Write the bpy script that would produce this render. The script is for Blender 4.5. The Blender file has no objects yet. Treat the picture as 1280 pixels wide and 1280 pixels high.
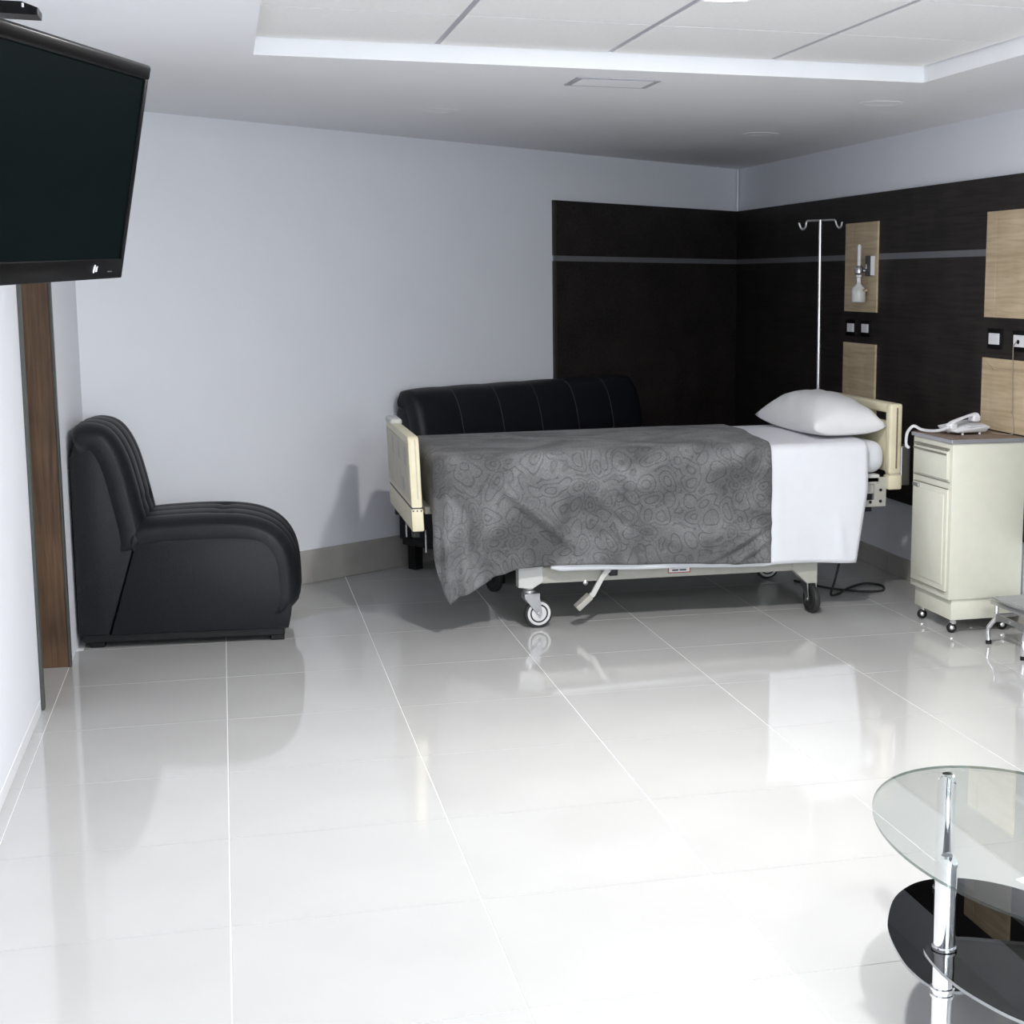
import bpy, bmesh, math, random
from mathutils import Vector, Matrix

random.seed(7)
scene = bpy.context.scene
col = scene.collection

# ------------------------------------------------------------------ camera
cam_d = bpy.data.cameras.new('camera')
cam_d.sensor_width = 36.0
cam_d.lens = 1908.42 / 1280 * 36.0
cam_d.shift_x = (640 - 828.5) / 1280
cam_d.clip_start = 0.05
cam = bpy.data.objects.new('camera', cam_d)
col.objects.link(cam)
YAW, PITCH, ROLL = 0.2795, 0.1494, -0.0028
fwd = Vector((math.sin(YAW) * math.cos(PITCH), math.cos(YAW) * math.cos(PITCH), -math.sin(PITCH)))
rgt = Vector((math.cos(YAW), -math.sin(YAW), 0))
dwn = fwd.cross(rgt)
r2 = math.cos(ROLL) * rgt + math.sin(ROLL) * dwn
d2 = -math.sin(ROLL) * rgt + math.cos(ROLL) * dwn
cm = Matrix.Identity(4)
for k in range(3):
    cm[k][0], cm[k][1], cm[k][2] = r2[k], -d2[k], -fwd[k]
cm[2][3] = 1.6426
cam.matrix_world = cm
scene.camera = cam

# ------------------------------------------------------------------ world, exposure
w = bpy.data.worlds.new('world')
scene.world = w
w.use_nodes = True
w.node_tree.nodes['Background'].inputs[0].default_value = (0.55, 0.6, 0.7, 1)
w.node_tree.nodes['Background'].inputs[1].default_value = 0.05
scene.view_settings.view_transform = 'Standard'
scene.view_settings.look = 'None'
scene.view_settings.gamma = 1.0
scene.view_settings.use_curve_mapping = False
scene.view_settings.exposure = 1.42
scene.cycles.use_denoising = True
scene.cycles.max_bounces = 12
scene.cycles.diffuse_bounces = 6
scene.cycles.transparent_max_bounces = 12
scene.cycles.sample_clamp_indirect = 8.0
LAMP = 440.0            # emission of the lamp diffusers

# daylight falling through the window behind the camera
sky_d = bpy.data.lights.new('daylight', 'AREA')
sky_d.shape = 'RECTANGLE'
sky_d.size, sky_d.size_y = 3.0, 1.7
sky_d.energy = 80.0
sky_d.color = (0.90, 0.95, 1.0)
sky = bpy.data.objects.new('daylight', sky_d)
col.objects.link(sky)
sky.location = (1.7, -1.55, 1.6)
sky.rotation_euler = (math.radians(90), 0, 0)

# ------------------------------------------------------------------ materials
MATS = {}

def node_mat(name):
    m = bpy.data.materials.new(name)
    m.use_nodes = True
    nt = m.node_tree
    return m, nt, nt.nodes['Principled BSDF']

def mat(name, color, rough=0.5, metal=0.0, noise=0.06, scale=20.0, bump=0.0, bscale=80.0, coord='Object', spec=0.5, coat=0.0, sheen=0.0):
    if name in MATS:
        return MATS[name]
    m, nt, b = node_mat(name)
    N, L = nt.nodes, nt.links
    tc = N.new('ShaderNodeTexCoord')
    nz = N.new('ShaderNodeTexNoise')
    nz.inputs['Scale'].default_value = scale
    nz.inputs['Detail'].default_value = 4
    L.new(tc.outputs[coord], nz.inputs['Vector'])
    cr = N.new('ShaderNodeValToRGB')
    lo = [max(0, c * (1 - noise)) for c in color]
    hi = [min(1, c * (1 + noise)) for c in color]
    cr.color_ramp.elements[0].color = (*lo, 1)
    cr.color_ramp.elements[1].color = (*hi, 1)
    cr.color_ramp.elements[0].position = 0.3
    cr.color_ramp.elements[1].position = 0.7
    L.new(nz.outputs['Fac'], cr.inputs['Fac'])
    L.new(cr.outputs['Color'], b.inputs['Base Color'])
    b.inputs['Roughness'].default_value = rough
    b.inputs['Metallic'].default_value = metal
    b.inputs['Specular IOR Level'].default_value = spec
    b.inputs['Coat Weight'].default_value = coat
    b.inputs['Sheen Weight'].default_value = sheen
    if bump:
        n2 = N.new('ShaderNodeTexNoise')
        n2.inputs['Scale'].default_value = bscale
        n2.inputs['Detail'].default_value = 3
        L.new(tc.outputs[coord], n2.inputs['Vector'])
        bp = N.new('ShaderNodeBump')
        bp.inputs['Strength'].default_value = bump
        bp.inputs['Distance'].default_value = 0.005
        L.new(n2.outputs['Fac'], bp.inputs['Height'])
        L.new(bp.outputs['Normal'], b.inputs['Normal'])
    MATS[name] = m
    return m

def wood_mat(name, c1, c2, axis, rough=0.45, scale=6.0, stretch=14.0, spec=0.5):
    """long-grained wood; axis = index of the grain direction"""
    if name in MATS:
        return MATS[name]
    m, nt, b = node_mat(name)
    N, L = nt.nodes, nt.links
    tc = N.new('ShaderNodeTexCoord')
    mp = N.new('ShaderNodeMapping')
    sc = [scale * stretch] * 3
    sc[axis] = scale * 0.6
    mp.inputs['Scale'].default_value = sc
    L.new(tc.outputs['Object'], mp.inputs['Vector'])
    nz = N.new('ShaderNodeTexNoise')
    nz.inputs['Scale'].default_value = 1.0
    nz.inputs['Detail'].default_value = 6
    nz.inputs['Distortion'].default_value = 0.6
    L.new(mp.outputs['Vector'], nz.inputs['Vector'])
    n3 = N.new('ShaderNodeTexNoise')
    n3.inputs['Scale'].default_value = 5.0
    L.new(tc.outputs['Object'], n3.inputs['Vector'])
    mx = N.new('ShaderNodeMath')
    mx.operation = 'MULTIPLY_ADD'
    mx.inputs[1].default_value = 0.35
    L.new(n3.outputs['Fac'], mx.inputs[0])
    sb = N.new('ShaderNodeMath')
    sb.operation = 'MULTIPLY'
    sb.inputs[1].default_value = 0.65
    L.new(nz.outputs['Fac'], sb.inputs[0])
    L.new(sb.outputs[0], mx.inputs[2])
    cr = N.new('ShaderNodeValToRGB')
    cr.color_ramp.elements[0].color = (*c1, 1)
    cr.color_ramp.elements[1].color = (*c2, 1)
    cr.color_ramp.elements[0].position = 0.36
    cr.color_ramp.elements[1].position = 0.64
    L.new(mx.outputs[0], cr.inputs['Fac'])
    L.new(cr.outputs['Color'], b.inputs['Base Color'])
    b.inputs['Roughness'].default_value = rough
    b.inputs['Specular IOR Level'].default_value = spec
    bp = N.new('ShaderNodeBump')
    bp.inputs['Strength'].default_value = 0.15
    bp.inputs['Distance'].default_value = 0.002
    L.new(nz.outputs['Fac'], bp.inputs['Height'])
    L.new(bp.outputs['Normal'], b.inputs['Normal'])
    MATS[name] = m
    return m

def emit_mat(name, color, strength):
    m, nt, b = node_mat(name)
    b.inputs['Base Color'].default_value = (0.9, 0.9, 0.9, 1)
    b.inputs['Emission Color'].default_value = (*color, 1)
    b.inputs['Emission Strength'].default_value = strength
    MATS[name] = m
    return m

def glass_mat(name, tint, ior=1.5, rough=0.0):
    """thin sheet of tinted glass: clear body with mirror reflection by Fresnel"""
    m = bpy.data.materials.new(name)
    m.use_nodes = True
    nt = m.node_tree
    N, L = nt.nodes, nt.links
    N.remove(N['Principled BSDF'])
    tr = N.new('ShaderNodeBsdfTransparent')
    tr.inputs[0].default_value = (*tint, 1)
    gl = N.new('ShaderNodeBsdfGlossy')
    gl.inputs['Roughness'].default_value = rough
    gl.inputs['Color'].default_value = (1, 1, 1, 1)
    fr = N.new('ShaderNodeFresnel')
    ge = N.new('ShaderNodeNewGeometry')          # the same reflectance on both faces of the sheet
    mr = N.new('ShaderNodeMapRange')
    mr.inputs['To Min'].default_value = ior
    mr.inputs['To Max'].default_value = 1 / ior
    L.new(ge.outputs['Backfacing'], mr.inputs['Value'])
    L.new(mr.outputs['Result'], fr.inputs['IOR'])
    mx = N.new('ShaderNodeMixShader')
    L.new(fr.outputs[0], mx.inputs[0])
    L.new(tr.outputs[0], mx.inputs[1])
    L.new(gl.outputs[0], mx.inputs[2])
    L.new(mx.outputs[0], N['Material Output'].inputs['Surface'])
    MATS[name] = m
    return m

M_WALL = mat('wall_paint', (0.80, 0.815, 0.865), 0.55, noise=0.012, scale=3, bump=0.05, bscale=120, spec=0.3)
M_CEIL = mat('ceiling_paint', (0.82, 0.83, 0.86), 0.8, noise=0.012, scale=3, spec=0.2)
M_CTILE = mat('ceiling_tile', (0.82, 0.82, 0.815), 0.8, noise=0.02, scale=60, bump=0.1, bscale=300, spec=0.2)
M_GRID = mat('grid_metal', (0.42, 0.42, 0.46), 0.5, noise=0.02)
M_TILE = mat('porcelain', (0.49, 0.487, 0.480), 0.06, noise=0.025, scale=2.5, spec=0.55)
M_GROUT = mat('grout', (0.84, 0.84, 0.83), 0.7, noise=0.03, scale=40)
M_BASE = mat('baseboard_tile', (0.42, 0.40, 0.37), 0.25, noise=0.06, scale=8)
M_WBASE = mat('white_skirting', (0.8, 0.81, 0.84), 0.4, noise=0.01)
M_DARK = wood_mat('wenge', (0.013, 0.011, 0.0105), (0.034, 0.028, 0.026), 1, 0.5, 5, 16, spec=0.25)
M_OAK = wood_mat('oak', (0.44, 0.335, 0.205), (0.66, 0.535, 0.37), 1, 0.5, 4, 10)
M_DOORWOOD = wood_mat('door_wood', (0.055, 0.028, 0.014), (0.15, 0.085, 0.045), 2, 0.4, 5, 12)
M_DOOREDGE = mat('door_edge', (0.06, 0.065, 0.06), 0.5)
M_ALU = mat('aluminium', (0.42, 0.42, 0.45), 0.35, metal=0.6, noise=0.02)
M_STRIP = mat('strip', (0.22, 0.22, 0.24), 0.45, metal=0.4, noise=0.03)
M_CHROME = mat('chrome', (0.85, 0.85, 0.86), 0.06, metal=1.0, noise=0.01)
M_STEEL = mat('steel', (0.55, 0.55, 0.56), 0.28, metal=1.0, noise=0.03)
M_LEATHER = mat('leather', (0.0080, 0.0086, 0.0120), 0.45, noise=0.15, scale=60, bump=0.25, bscale=260, spec=0.3)
M_SEAM = mat('seam_thread', (0.05, 0.05, 0.055), 0.6)
M_CREAM = mat('cream_plastic', (0.70, 0.64, 0.46), 0.4, noise=0.03)
M_CREAM2 = mat('aged_plastic', (0.52, 0.48, 0.38), 0.45, noise=0.08, scale=14)
M_FRAME = mat('frame_paint', (0.40, 0.39, 0.35), 0.4, noise=0.05)
M_LFRAME = mat('light_frame', (0.55, 0.55, 0.53), 0.4, noise=0.03)
M_RUBBER = mat('rubber', (0.022, 0.022, 0.022), 0.6)
M_GREYW = mat('grey_wheel', (0.66, 0.66, 0.66), 0.35, noise=0.03)
M_BLACK = mat('black_plastic', (0.010, 0.010, 0.011), 0.4, noise=0.1, spec=0.3)
M_GLOSSBLK = mat('gloss_black', (0.004, 0.004, 0.0045), 0.3, noise=0.1, spec=0.12)
M_SCREEN = mat('screen', (0.0018, 0.0048, 0.0050), 0.4, noise=0.05, scale=200, spec=0.02)
M_SHEET = mat('sheet_cotton', (0.72, 0.73, 0.77), 0.85, noise=0.01, bump=0.08, bscale=40, spec=0.2)
M_PILLOW = mat('pillow_cotton', (0.72, 0.72, 0.73), 0.85, noise=0.01, bump=0.12, bscale=22, spec=0.2)
M_CAB = mat('cabinet_enamel', (0.66, 0.655, 0.555), 0.32, noise=0.02)
M_CABDK = mat('cabinet_gap', (0.20, 0.19, 0.15), 0.6)
M_LAM = mat('laminate', (0.21, 0.15, 0.11), 0.5, noise=0.25, scale=90)
M_PHONE = mat('phone_plastic', (0.74, 0.74, 0.77), 0.3, noise=0.01)
M_WHITE = mat('white_plastic', (0.78, 0.78, 0.8), 0.35, noise=0.01)
M_RED = mat('sticker_red', (0.35, 0.05, 0.05), 0.5)
M_INK = mat('ink', (0.06, 0.06, 0.07), 0.6)
M_DGLASSEDGE = mat('glass_edge', (0.03, 0.045, 0.04), 0.1)
M_DGE2 = mat('shelf_edge', (0.30, 0.31, 0.32), 0.15)
M_CLEAR = glass_mat('clear_glass', (0.955, 0.975, 0.965), 1.5)
M_SMOKE = glass_mat('smoked_glass', (0.13, 0.13, 0.14), 1.5)
M_BLKGLASS = glass_mat('black_glass', (0.035, 0.035, 0.04), 1.55)
M_EDGEGL = glass_mat('green_edge', (0.30, 0.37, 0.34), 1.5)
M_BOTTLE = mat('bottle_plastic', (0.62, 0.64, 0.62), 0.25, noise=0.1, scale=30)
M_PAPER = mat('paper', (0.82, 0.82, 0.83), 0.8, noise=0.01)
M_LAMP = emit_mat('lamp_diffuser', (1.0, 0.985, 0.975), LAMP)

def blanket_mat():
    m, nt, b = node_mat('plush_blanket')
    N, L = nt.nodes, nt.links
    tc = N.new('ShaderNodeTexCoord')
    nzw = N.new('ShaderNodeTexNoise')
    nzw.inputs['Scale'].default_value = 6
    nzw.inputs['Detail'].default_value = 0
    L.new(tc.outputs['Object'], nzw.inputs['Vector'])
    vm = N.new('ShaderNodeVectorMath')
    vm.operation = 'MULTIPLY_ADD'
    vm.inputs[1].default_value = (0.16, 0.16, 0.16)
    L.new(nzw.outputs['Color'], vm.inputs[0])
    L.new(tc.outputs['Object'], vm.inputs[2])
    vo = N.new('ShaderNodeTexVoronoi')
    vo.inputs['Scale'].default_value = 10.5
    vo.inputs['Randomness'].default_value = 0.55
    L.new(vm.outputs[0], vo.inputs['Vector'])
    mu = N.new('ShaderNodeMath')
    mu.operation = 'MULTIPLY'
    mu.inputs[1].default_value = 27
    L.new(vo.outputs['Distance'], mu.inputs[0])
    si = N.new('ShaderNodeMath')
    si.operation = 'SINE'
    L.new(mu.outputs[0], si.inputs[0])
    rp = N.new('ShaderNodeMapRange')
    rp.inputs['From Min'].default_value = 0.70
    rp.inputs['From Max'].default_value = 1.0
    L.new(si.outputs[0], rp.inputs['Value'])
    big = N.new('ShaderNodeTexNoise')
    big.inputs['Scale'].default_value = 3.2
    big.inputs['Detail'].default_value = 5
    big.inputs['Distortion'].default_value = 1.2
    L.new(tc.outputs['Object'], big.inputs['Vector'])
    fine = N.new('ShaderNodeTexNoise')
    fine.inputs['Scale'].default_value = 160
    fine.inputs['Detail'].default_value = 3
    L.new(tc.outputs['Object'], fine.inputs['Vector'])
    cr = N.new('ShaderNodeValToRGB')  # plush sheen and highlights put into the colour as lighter and darker patches
    cr.color_ramp.elements[0].color = (0.092, 0.092, 0.094, 1)
    cr.color_ramp.elements[1].color = (0.195, 0.195, 0.198, 1)
    cr.color_ramp.elements[0].position = 0.36
    cr.color_ramp.elements[1].position = 0.66
    L.new(big.outputs['Fac'], cr.inputs['Fac'])
    mx = N.new('ShaderNodeMix')
    mx.data_type = 'RGBA'
    mx.blend_type = 'MULTIPLY'
    mx.inputs['B'].default_value = (0.80, 0.80, 0.80, 1)
    L.new(rp.outputs['Result'], mx.inputs['Factor'])
    L.new(cr.outputs['Color'], mx.inputs['A'])
    m2 = N.new('ShaderNodeMix')
    m2.data_type = 'RGBA'
    m2.blend_type = 'OVERLAY'
    m2.inputs['Factor'].default_value = 0.55
    L.new(mx.outputs['Result'], m2.inputs['A'])
    L.new(fine.outputs['Fac'], m2.inputs['B'])
    L.new(m2.outputs['Result'], b.inputs['Base Color'])
    b.inputs['Roughness'].default_value = 0.9
    b.inputs['Specular IOR Level'].default_value = 0.15
    b.inputs['Sheen Weight'].default_value = 0.1
    b.inputs['Sheen Roughness'].default_value = 0.5
    ad = N.new('ShaderNodeMath')
    ad.operation = 'MULTIPLY_ADD'
    ad.inputs[1].default_value = -1.0
    L.new(rp.outputs['Result'], ad.inputs[0])
    fm = N.new('ShaderNodeMath')
    fm.operation = 'MULTIPLY'
    fm.inputs[1].default_value = 0.6
    L.new(fine.outputs['Fac'], fm.inputs[0])
    L.new(fm.outputs[0], ad.inputs[2])
    bp = N.new('ShaderNodeBump')
    bp.inputs['Strength'].default_value = 0.7
    bp.inputs['Distance'].default_value = 0.004
    L.new(ad.outputs[0], bp.inputs['Height'])
    L.new(bp.outputs['Normal'], b.inputs['Normal'])
    return m
M_BLANKET = blanket_mat()

# ------------------------------------------------------------------ mesh helpers
class MB:
    """collects shapes; build() links them as one mesh object"""
    def __init__(self, M=None):
        self.v, self.f, self.fm = [], [], []
        self.M = M

    def add(self, vs, fs, mi=0):
        o = len(self.v)
        for p in vs:
            p = Vector(p)
            self.v.append(self.M @ p if self.M else p)
        self.f += [[o + i for i in f] for f in fs]
        self.fm += [mi] * len(fs)
        return self

    def bm_add(self, bm, mi=0):
        bm.verts.index_update()
        self.add([v.co.copy() for v in bm.verts], [[v.index for v in f.verts] for f in bm.faces], mi)
        bm.free()
        return self

    def box(self, lo, hi, bev=0.0, seg=2, mi=0):
        bm = bmesh.new()
        bmesh.ops.create_cube(bm, size=1)
        for v in bm.verts:
            v.co = Vector([lo[k] + (v.co[k] + 0.5) * (hi[k] - lo[k]) for k in range(3)])
        if bev:
            bmesh.ops.bevel(bm, geom=bm.edges[:], offset=bev, segments=seg, profile=0.5, affect='EDGES')
        return self.bm_add(bm, mi)

    def prism(self, poly, axis, a0, a1, bev=0.0, seg=2, mi=0):
        """poly in the two remaining axes (kept in x<y<z order), extruded along axis"""
        bm = bmesh.new()
        def mk(p, a):
            c = list(p)
            c.insert(axis, a)
            return bm.verts.new(c)
        A = [mk(p, a0) for p in poly]
        B = [mk(p, a1) for p in poly]
        n = len(poly)
        bm.faces.new(A)
        bm.faces.new(B[::-1])
        for i in range(n):
            bm.faces.new([A[i], B[i], B[(i + 1) % n], A[(i + 1) % n]])
        bmesh.ops.recalc_face_normals(bm, faces=bm.faces[:])
        if bev:
            es = [e for e in bm.edges if (e.verts[0] in A) == (e.verts[1] in A)]
            bmesh.ops.bevel(bm, geom=es, offset=bev, segments=seg, profile=0.5, affect='EDGES')
        return self.bm_add(bm, mi)

    def tube(self, pts, r, n=10, closed=False, mi=0):
        pts = [Vector(p) for p in pts]
        m = len(pts)
        rr = r if isinstance(r, (list, tuple)) else [r] * m
        vs, fs = [], []
        prev = None
        for i, p in enumerate(pts):
            a = pts[(i - 1) % m] if (closed or i > 0) else p
            b = pts[(i + 1) % m] if (closed or i < m - 1) else p
            t = (b - a).normalized()
            if prev is None:
                u = t.cross(Vector((0, 0, 1)))
                if u.length < 1e-3:
                    u = t.cross(Vector((1, 0, 0)))
            else:
                u = prev - t * prev.dot(t)
            u.normalize()
            prev = u
            w2 = t.cross(u)
            for k in range(n):
                an = 2 * math.pi * k / n
                vs.append(p + (u * math.cos(an) + w2 * math.sin(an)) * rr[i])
        for i in range(m if closed else m - 1):
            j = (i + 1) % m
            for k in range(n):
                fs.append([i * n + k, i * n + (k + 1) % n, j * n + (k + 1) % n, j * n + k])
        if not closed:
            fs.append(list(range(n))[::-1])
            fs.append([(m - 1) * n + k for k in range(n)])
        return self.add(vs, fs, mi)

    def lathe(self, prof, c, axis=(0, 0, 1), n=24, mi=0):
        """prof: list of (radius, height along axis)"""
        ax = Vector(axis).normalized()
        u = ax.orthogonal().normalized()
        w2 = ax.cross(u)
        c = Vector(c)
        vs, fs = [], []
        for (r, h) in prof:
            for k in range(n):
                an = 2 * math.pi * k / n
                vs.append(c + ax * h + (u * math.cos(an) + w2 * math.sin(an)) * max(r, 1e-5))
        for i in range(len(prof) - 1):
            for k in range(n):
                fs.append([i * n + k, i * n + (k + 1) % n, (i + 1) * n + (k + 1) % n, (i + 1) * n + k])
        fs.append(list(range(n))[::-1])
        fs.append([(len(prof) - 1) * n + k for k in range(n)])
        return self.add(vs, fs, mi)

    def grid(self, pts, closed_u=False, mi=0):
        """pts: rows of points"""
        R, C = len(pts), len(pts[0])
        vs = [p for row in pts for p in row]
        fs = []
        for i in range(R if closed_u else R - 1):
            for j in range(C - 1):
                k = (i + 1) % R
                fs.append([i * C + j, i * C + j + 1, k * C + j + 1, k * C + j])
        return self.add(vs, fs, mi)

    def build(self, name, material, parent=None, smooth=None, weld=0.0, solid=0.0, recalc=True):
        me = bpy.data.meshes.new(name)
        off = Vector(parent['_at']) if parent is not None and '_at' in parent else Vector((0, 0, 0))
        bm = bmesh.new()
        vs = [bm.verts.new(p - off) for p in self.v]
        for f, mi in zip(self.f, self.fm):
            try:
                fc = bm.faces.new([vs[i] for i in f])
                fc.material_index = mi
            except ValueError:
                pass
        if weld:
            bmesh.ops.remove_doubles(bm, verts=bm.verts[:], dist=weld)
        if recalc:
            bmesh.ops.recalc_face_normals(bm, faces=bm.faces[:])
        bm.to_mesh(me)
        bm.free()
        mats = material if isinstance(material, (list, tuple)) else [material]
        for mm in mats:
            me.materials.append(mm)
        if smooth is not None:
            me.shade_smooth()
            if smooth < 180:
                me.set_sharp_from_angle(angle=math.radians(smooth))
        o = bpy.data.objects.new(name, me)
        col.objects.link(o)
        if parent is not None:
            o.parent = parent
            if '_sub' not in parent:
                pass
        if solid:
            md = o.modifiers.new('thickness', 'SOLIDIFY')
            md.thickness = solid
            md.offset = -1
        # a sub-part's own offset for its children equals its thing's offset
        o['_at'] = tuple(off)
        return o

def tag(o, label, cat, group=None):
    o['label'] = label
    o['category'] = cat
    if group:
        o['group'] = group
    return o

def thing(name, at, label, cat, group=None):
    o = bpy.data.objects.new(name, None)
    o.empty_display_size = 0.1
    col.objects.link(o)
    o.location = at
    o['_at'] = tuple(at)
    return tag(o, label, cat, group)

def struct(o):
    o['kind'] = 'structure'
    return o

def copy_part(o, parent, loc, rotz=None):
    c = o.copy()
    col.objects.link(c)
    c.parent = parent
    c.location = loc
    if rotz is not None:
        c.rotation_euler = (0, 0, rotz)
    return c

def smoothpts(pts, n=6, closed=False):
    """Catmull-Rom through the points"""
    P = [Vector(p) for p in pts]
    m = len(P)
    out = []
    for i in range(m if closed else m - 1):
        if closed:
            p0, p1, p2, p3 = P[(i - 1) % m], P[i], P[(i + 1) % m], P[(i + 2) % m]
        else:
            p0, p1, p2, p3 = P[max(i - 1, 0)], P[i], P[i + 1], P[min(i + 2, m - 1)]
        for k in range(n):
            t = k / n
            out.append(0.5 * ((2 * p1) + (p2 - p0) * t + (2 * p0 - 5 * p1 + 4 * p2 - p3) * t * t + (3 * p1 - p0 - 3 * p2 + p3) * t ** 3))
    if not closed:
        out.append(P[-1])
    return out

def lerp(a, b, t):
    return a + (b - a) * t

def interp(x, xs, ys):
    if x <= xs[0]:
        return ys[0]
    for i in range(len(xs) - 1):
        if x <= xs[i + 1]:
            t = (x - xs[i]) / (xs[i + 1] - xs[i])
            t = t * t * (3 - 2 * t)
            return lerp(ys[i], ys[i + 1], t)
    return ys[-1]

# ------------------------------------------------------------------ room
XL, XLF = -0.728, -0.655         # left wall before and after the door
XR = 3.63
YN = -1.2
ZC = 2.449
BM_, BC = 0.690, 10.691          # back wall: y = BC + BM_*(x - XR)
def yb(x):
    return BC + BM_ * (x - XR)
NW = Vector((BM_, -1, 0)).normalized()      # back wall normal, into the room
EW = Vector((1, BM_, 0)).normalized()       # along the back wall, to the right

# floor: bed of grout with separate porcelain tiles
struct(MB().prism([(-1.1, YN - .1), (XR + .1, YN - .1), (XR + .1, BC + .2), (-1.1, yb(-1.1) + .2)], 2, -0.06, -0.0015).build('floor', M_GROUT))
floor = bpy.data.objects['floor']

def clip(poly, fn):
    """keep the part where fn(p) >= 0"""
    out = []
    for i in range(len(poly)):
        a, b = poly[i], poly[(i + 1) % len(poly)]
        fa, fb = fn(a), fn(b)
        if fa >= 0:
            out.append(a)
        if (fa >= 0) != (fb >= 0):
            t = fa / (fa - fb)
            out.append((a[0] + (b[0] - a[0]) * t, a[1] + (b[1] - a[1]) * t))
    return out

T, GAP = 0.65, 0.0035
full = None
for i in range(-1, 8):
    for j in range(-6, 14):
        x0 = -0.6879 + i * T
        y1 = 7.1371 - j * T
        h = (T - GAP) / 2
        cx, cy = x0 + T / 2, y1 - T / 2
        poly = [(cx - h, cy - h), (cx + h, cy - h), (cx + h, cy + h), (cx - h, cy + h)]
        n0 = poly[:]
        for fn in (lambda p: p[0] + 0.90, lambda p: XR - 0.001 - p[0], lambda p: p[1] - YN - 0.001, lambda p: yb(p[0]) - 0.002 - p[1],
                   lambda p: (p[0] - XL - 0.001) if cy < 6.1 else (p[0] - XLF - 0.001 if cy > 7.1 else 1)):
            if poly:
                poly = clip(poly, fn)
        if len(poly) < 3:
            continue
        area = abs(sum(poly[k][0] * poly[(k + 1) % len(poly)][1] - poly[(k + 1) % len(poly)][0] * poly[k][1] for k in range(len(poly)))) / 2
        if area < 0.002:
            continue
        if poly == n0:
            if full is None:
                full = MB().prism([(-h, -h), (h, -h), (h, h), (-h, h)], 2, -0.008, 0.0).build('floor_tile', M_TILE, floor)
                full.location = (cx, cy, 0)
            else:
                copy_part(full, floor, (cx, cy, 0))
        else:
            t = MB().prism([(p[0] - cx, p[1] - cy) for p in poly], 2, -0.008, 0.0).build('floor_tile', M_TILE, floor)
            t.location = (cx, cy, 0)

# walls
wb = MB()
A, B = (-1.1, yb(-1.1)), (XR + .15, yb(XR + .15))
wb.prism([A, B, (B[0], B[1] + .18), (A[0], A[1] + .18)], 2, -0.06, 2.7)
struct(wb.build('wall_back', M_WALL))
struct(MB().box((XR, YN, -0.06), (XR + .15, BC + .05, 2.7)).build('wall_right', M_WALL))
WX0, WX1, WZ0, WZ1 = .35, 3.05, .85, 2.25
wf = MB()
wf.box((-1.1, YN - .15, -0.06), (WX0, YN, 2.7))
wf.box((WX1, YN - .15, -0.06), (XR + .15, YN, 2.7))
wf.box((WX0, YN - .15, -0.06), (WX1, YN, WZ0))
wf.box((WX0, YN - .15, WZ1), (WX1, YN, 2.7))
struct(wf.build('wall_front', M_WALL))
wn = MB()
for k in range(4):
    xx = lerp(WX0, WX1 - .05, k / 3)
    wn.box((xx, YN - .10, WZ0), (xx + .05, YN - .05, WZ1), bev=.003)
wn.box((WX0, YN - .10, WZ0), (WX1, YN - .05, WZ0 + .05), bev=.003)
wn.box((WX0, YN - .10, WZ1 - .05), (WX1, YN - .05, WZ1), bev=.003)
win = struct(wn.build('window_1', M_ALU))
for k in range(3):
    xa = lerp(WX0, WX1 - .05, k / 3) + .05
    xb2 = lerp(WX0, WX1 - .05, (k + 1) / 3)
    MB().box((xa, YN - .078, WZ0 + .05), (xb2, YN - .072, WZ1 - .05)).build('pane', M_CLEAR, win)
MB().box((WX0 - .03, YN - .05, WZ0 - .03), (WX1 + .03, YN + .08, WZ0), bev=.004).build('window_sill', M_WBASE, win)
wl = MB()
wl.box((-.93, YN, -0.06), (XL, 6.195, 2.7))
wl.prism([(-.93, 6.885), (-.698, 6.885), (XLF, yb(XLF)), (XLF, yb(XLF) + .03), (-.93, yb(-.93) + .03)], 2, -0.06, 2.7)
wl.box((-.93, 6.195, 2.13), (XL, 6.885, 2.7))
struct(wl.build('wall_left', M_WALL))

# ceiling with a recessed tray of lay-in tiles
TX0, TX1, TY1, CELL = 0.145, 2.785, 5.87, 0.66
TY0 = TY1 - 9 * CELL
ZT = 2.512
ce = MB()
ce.box((-1.1, YN - .1, ZC), (TX0, BC + .2, ZC + .03))
ce.box((TX1, YN - .1, ZC), (XR + .1, BC + .2, ZC + .03))
ce.box((TX0, TY1, ZC), (TX1, BC + .2, ZC + .03))
ce.box((TX0, YN - .1, ZC), (TX1, TY0, ZC + .03))
ceil = struct(ce.build('ceiling', M_CEIL))
rs = MB()
rs.box((TX0 - .02, TY0, ZC + .03), (TX0, TY1, ZT + .05))
rs.box((TX1, TY0, ZC + .03), (TX1 + .02, TY1, ZT + .05))
rs.box((TX0 - .02, TY1, ZC + .03), (TX1 + .02, TY1 + .02, ZT + .05))
rs.box((TX0 - .02, TY0 - .02, ZC + .03), (TX1 + .02, TY0, ZT + .05))
rs.build('tray_riser', M_CEIL, ceil)
ct = None
for i in range(4):
    for j in range(9):
        c = (TX0 + (i + .5) * CELL, TY1 - (j + .5) * CELL, ZT)
        if ct is None:
            ct = MB().box((-CELL / 2 + .011, -CELL / 2 + .006, 0.0), (CELL / 2 - .011, CELL / 2 - .006, 0.02)).build('ceiling_tile', M_CTILE, ceil)
            ct.location = c
        else:
            copy_part(ct, ceil, c)
for i in range(1, 4):
    MB().box((TX0 + i * CELL - .011, TY0, ZT + .003), (TX0 + i * CELL + .011, TY1, ZT + .03)).build('grid_bar', M_GRID, ceil)
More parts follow.
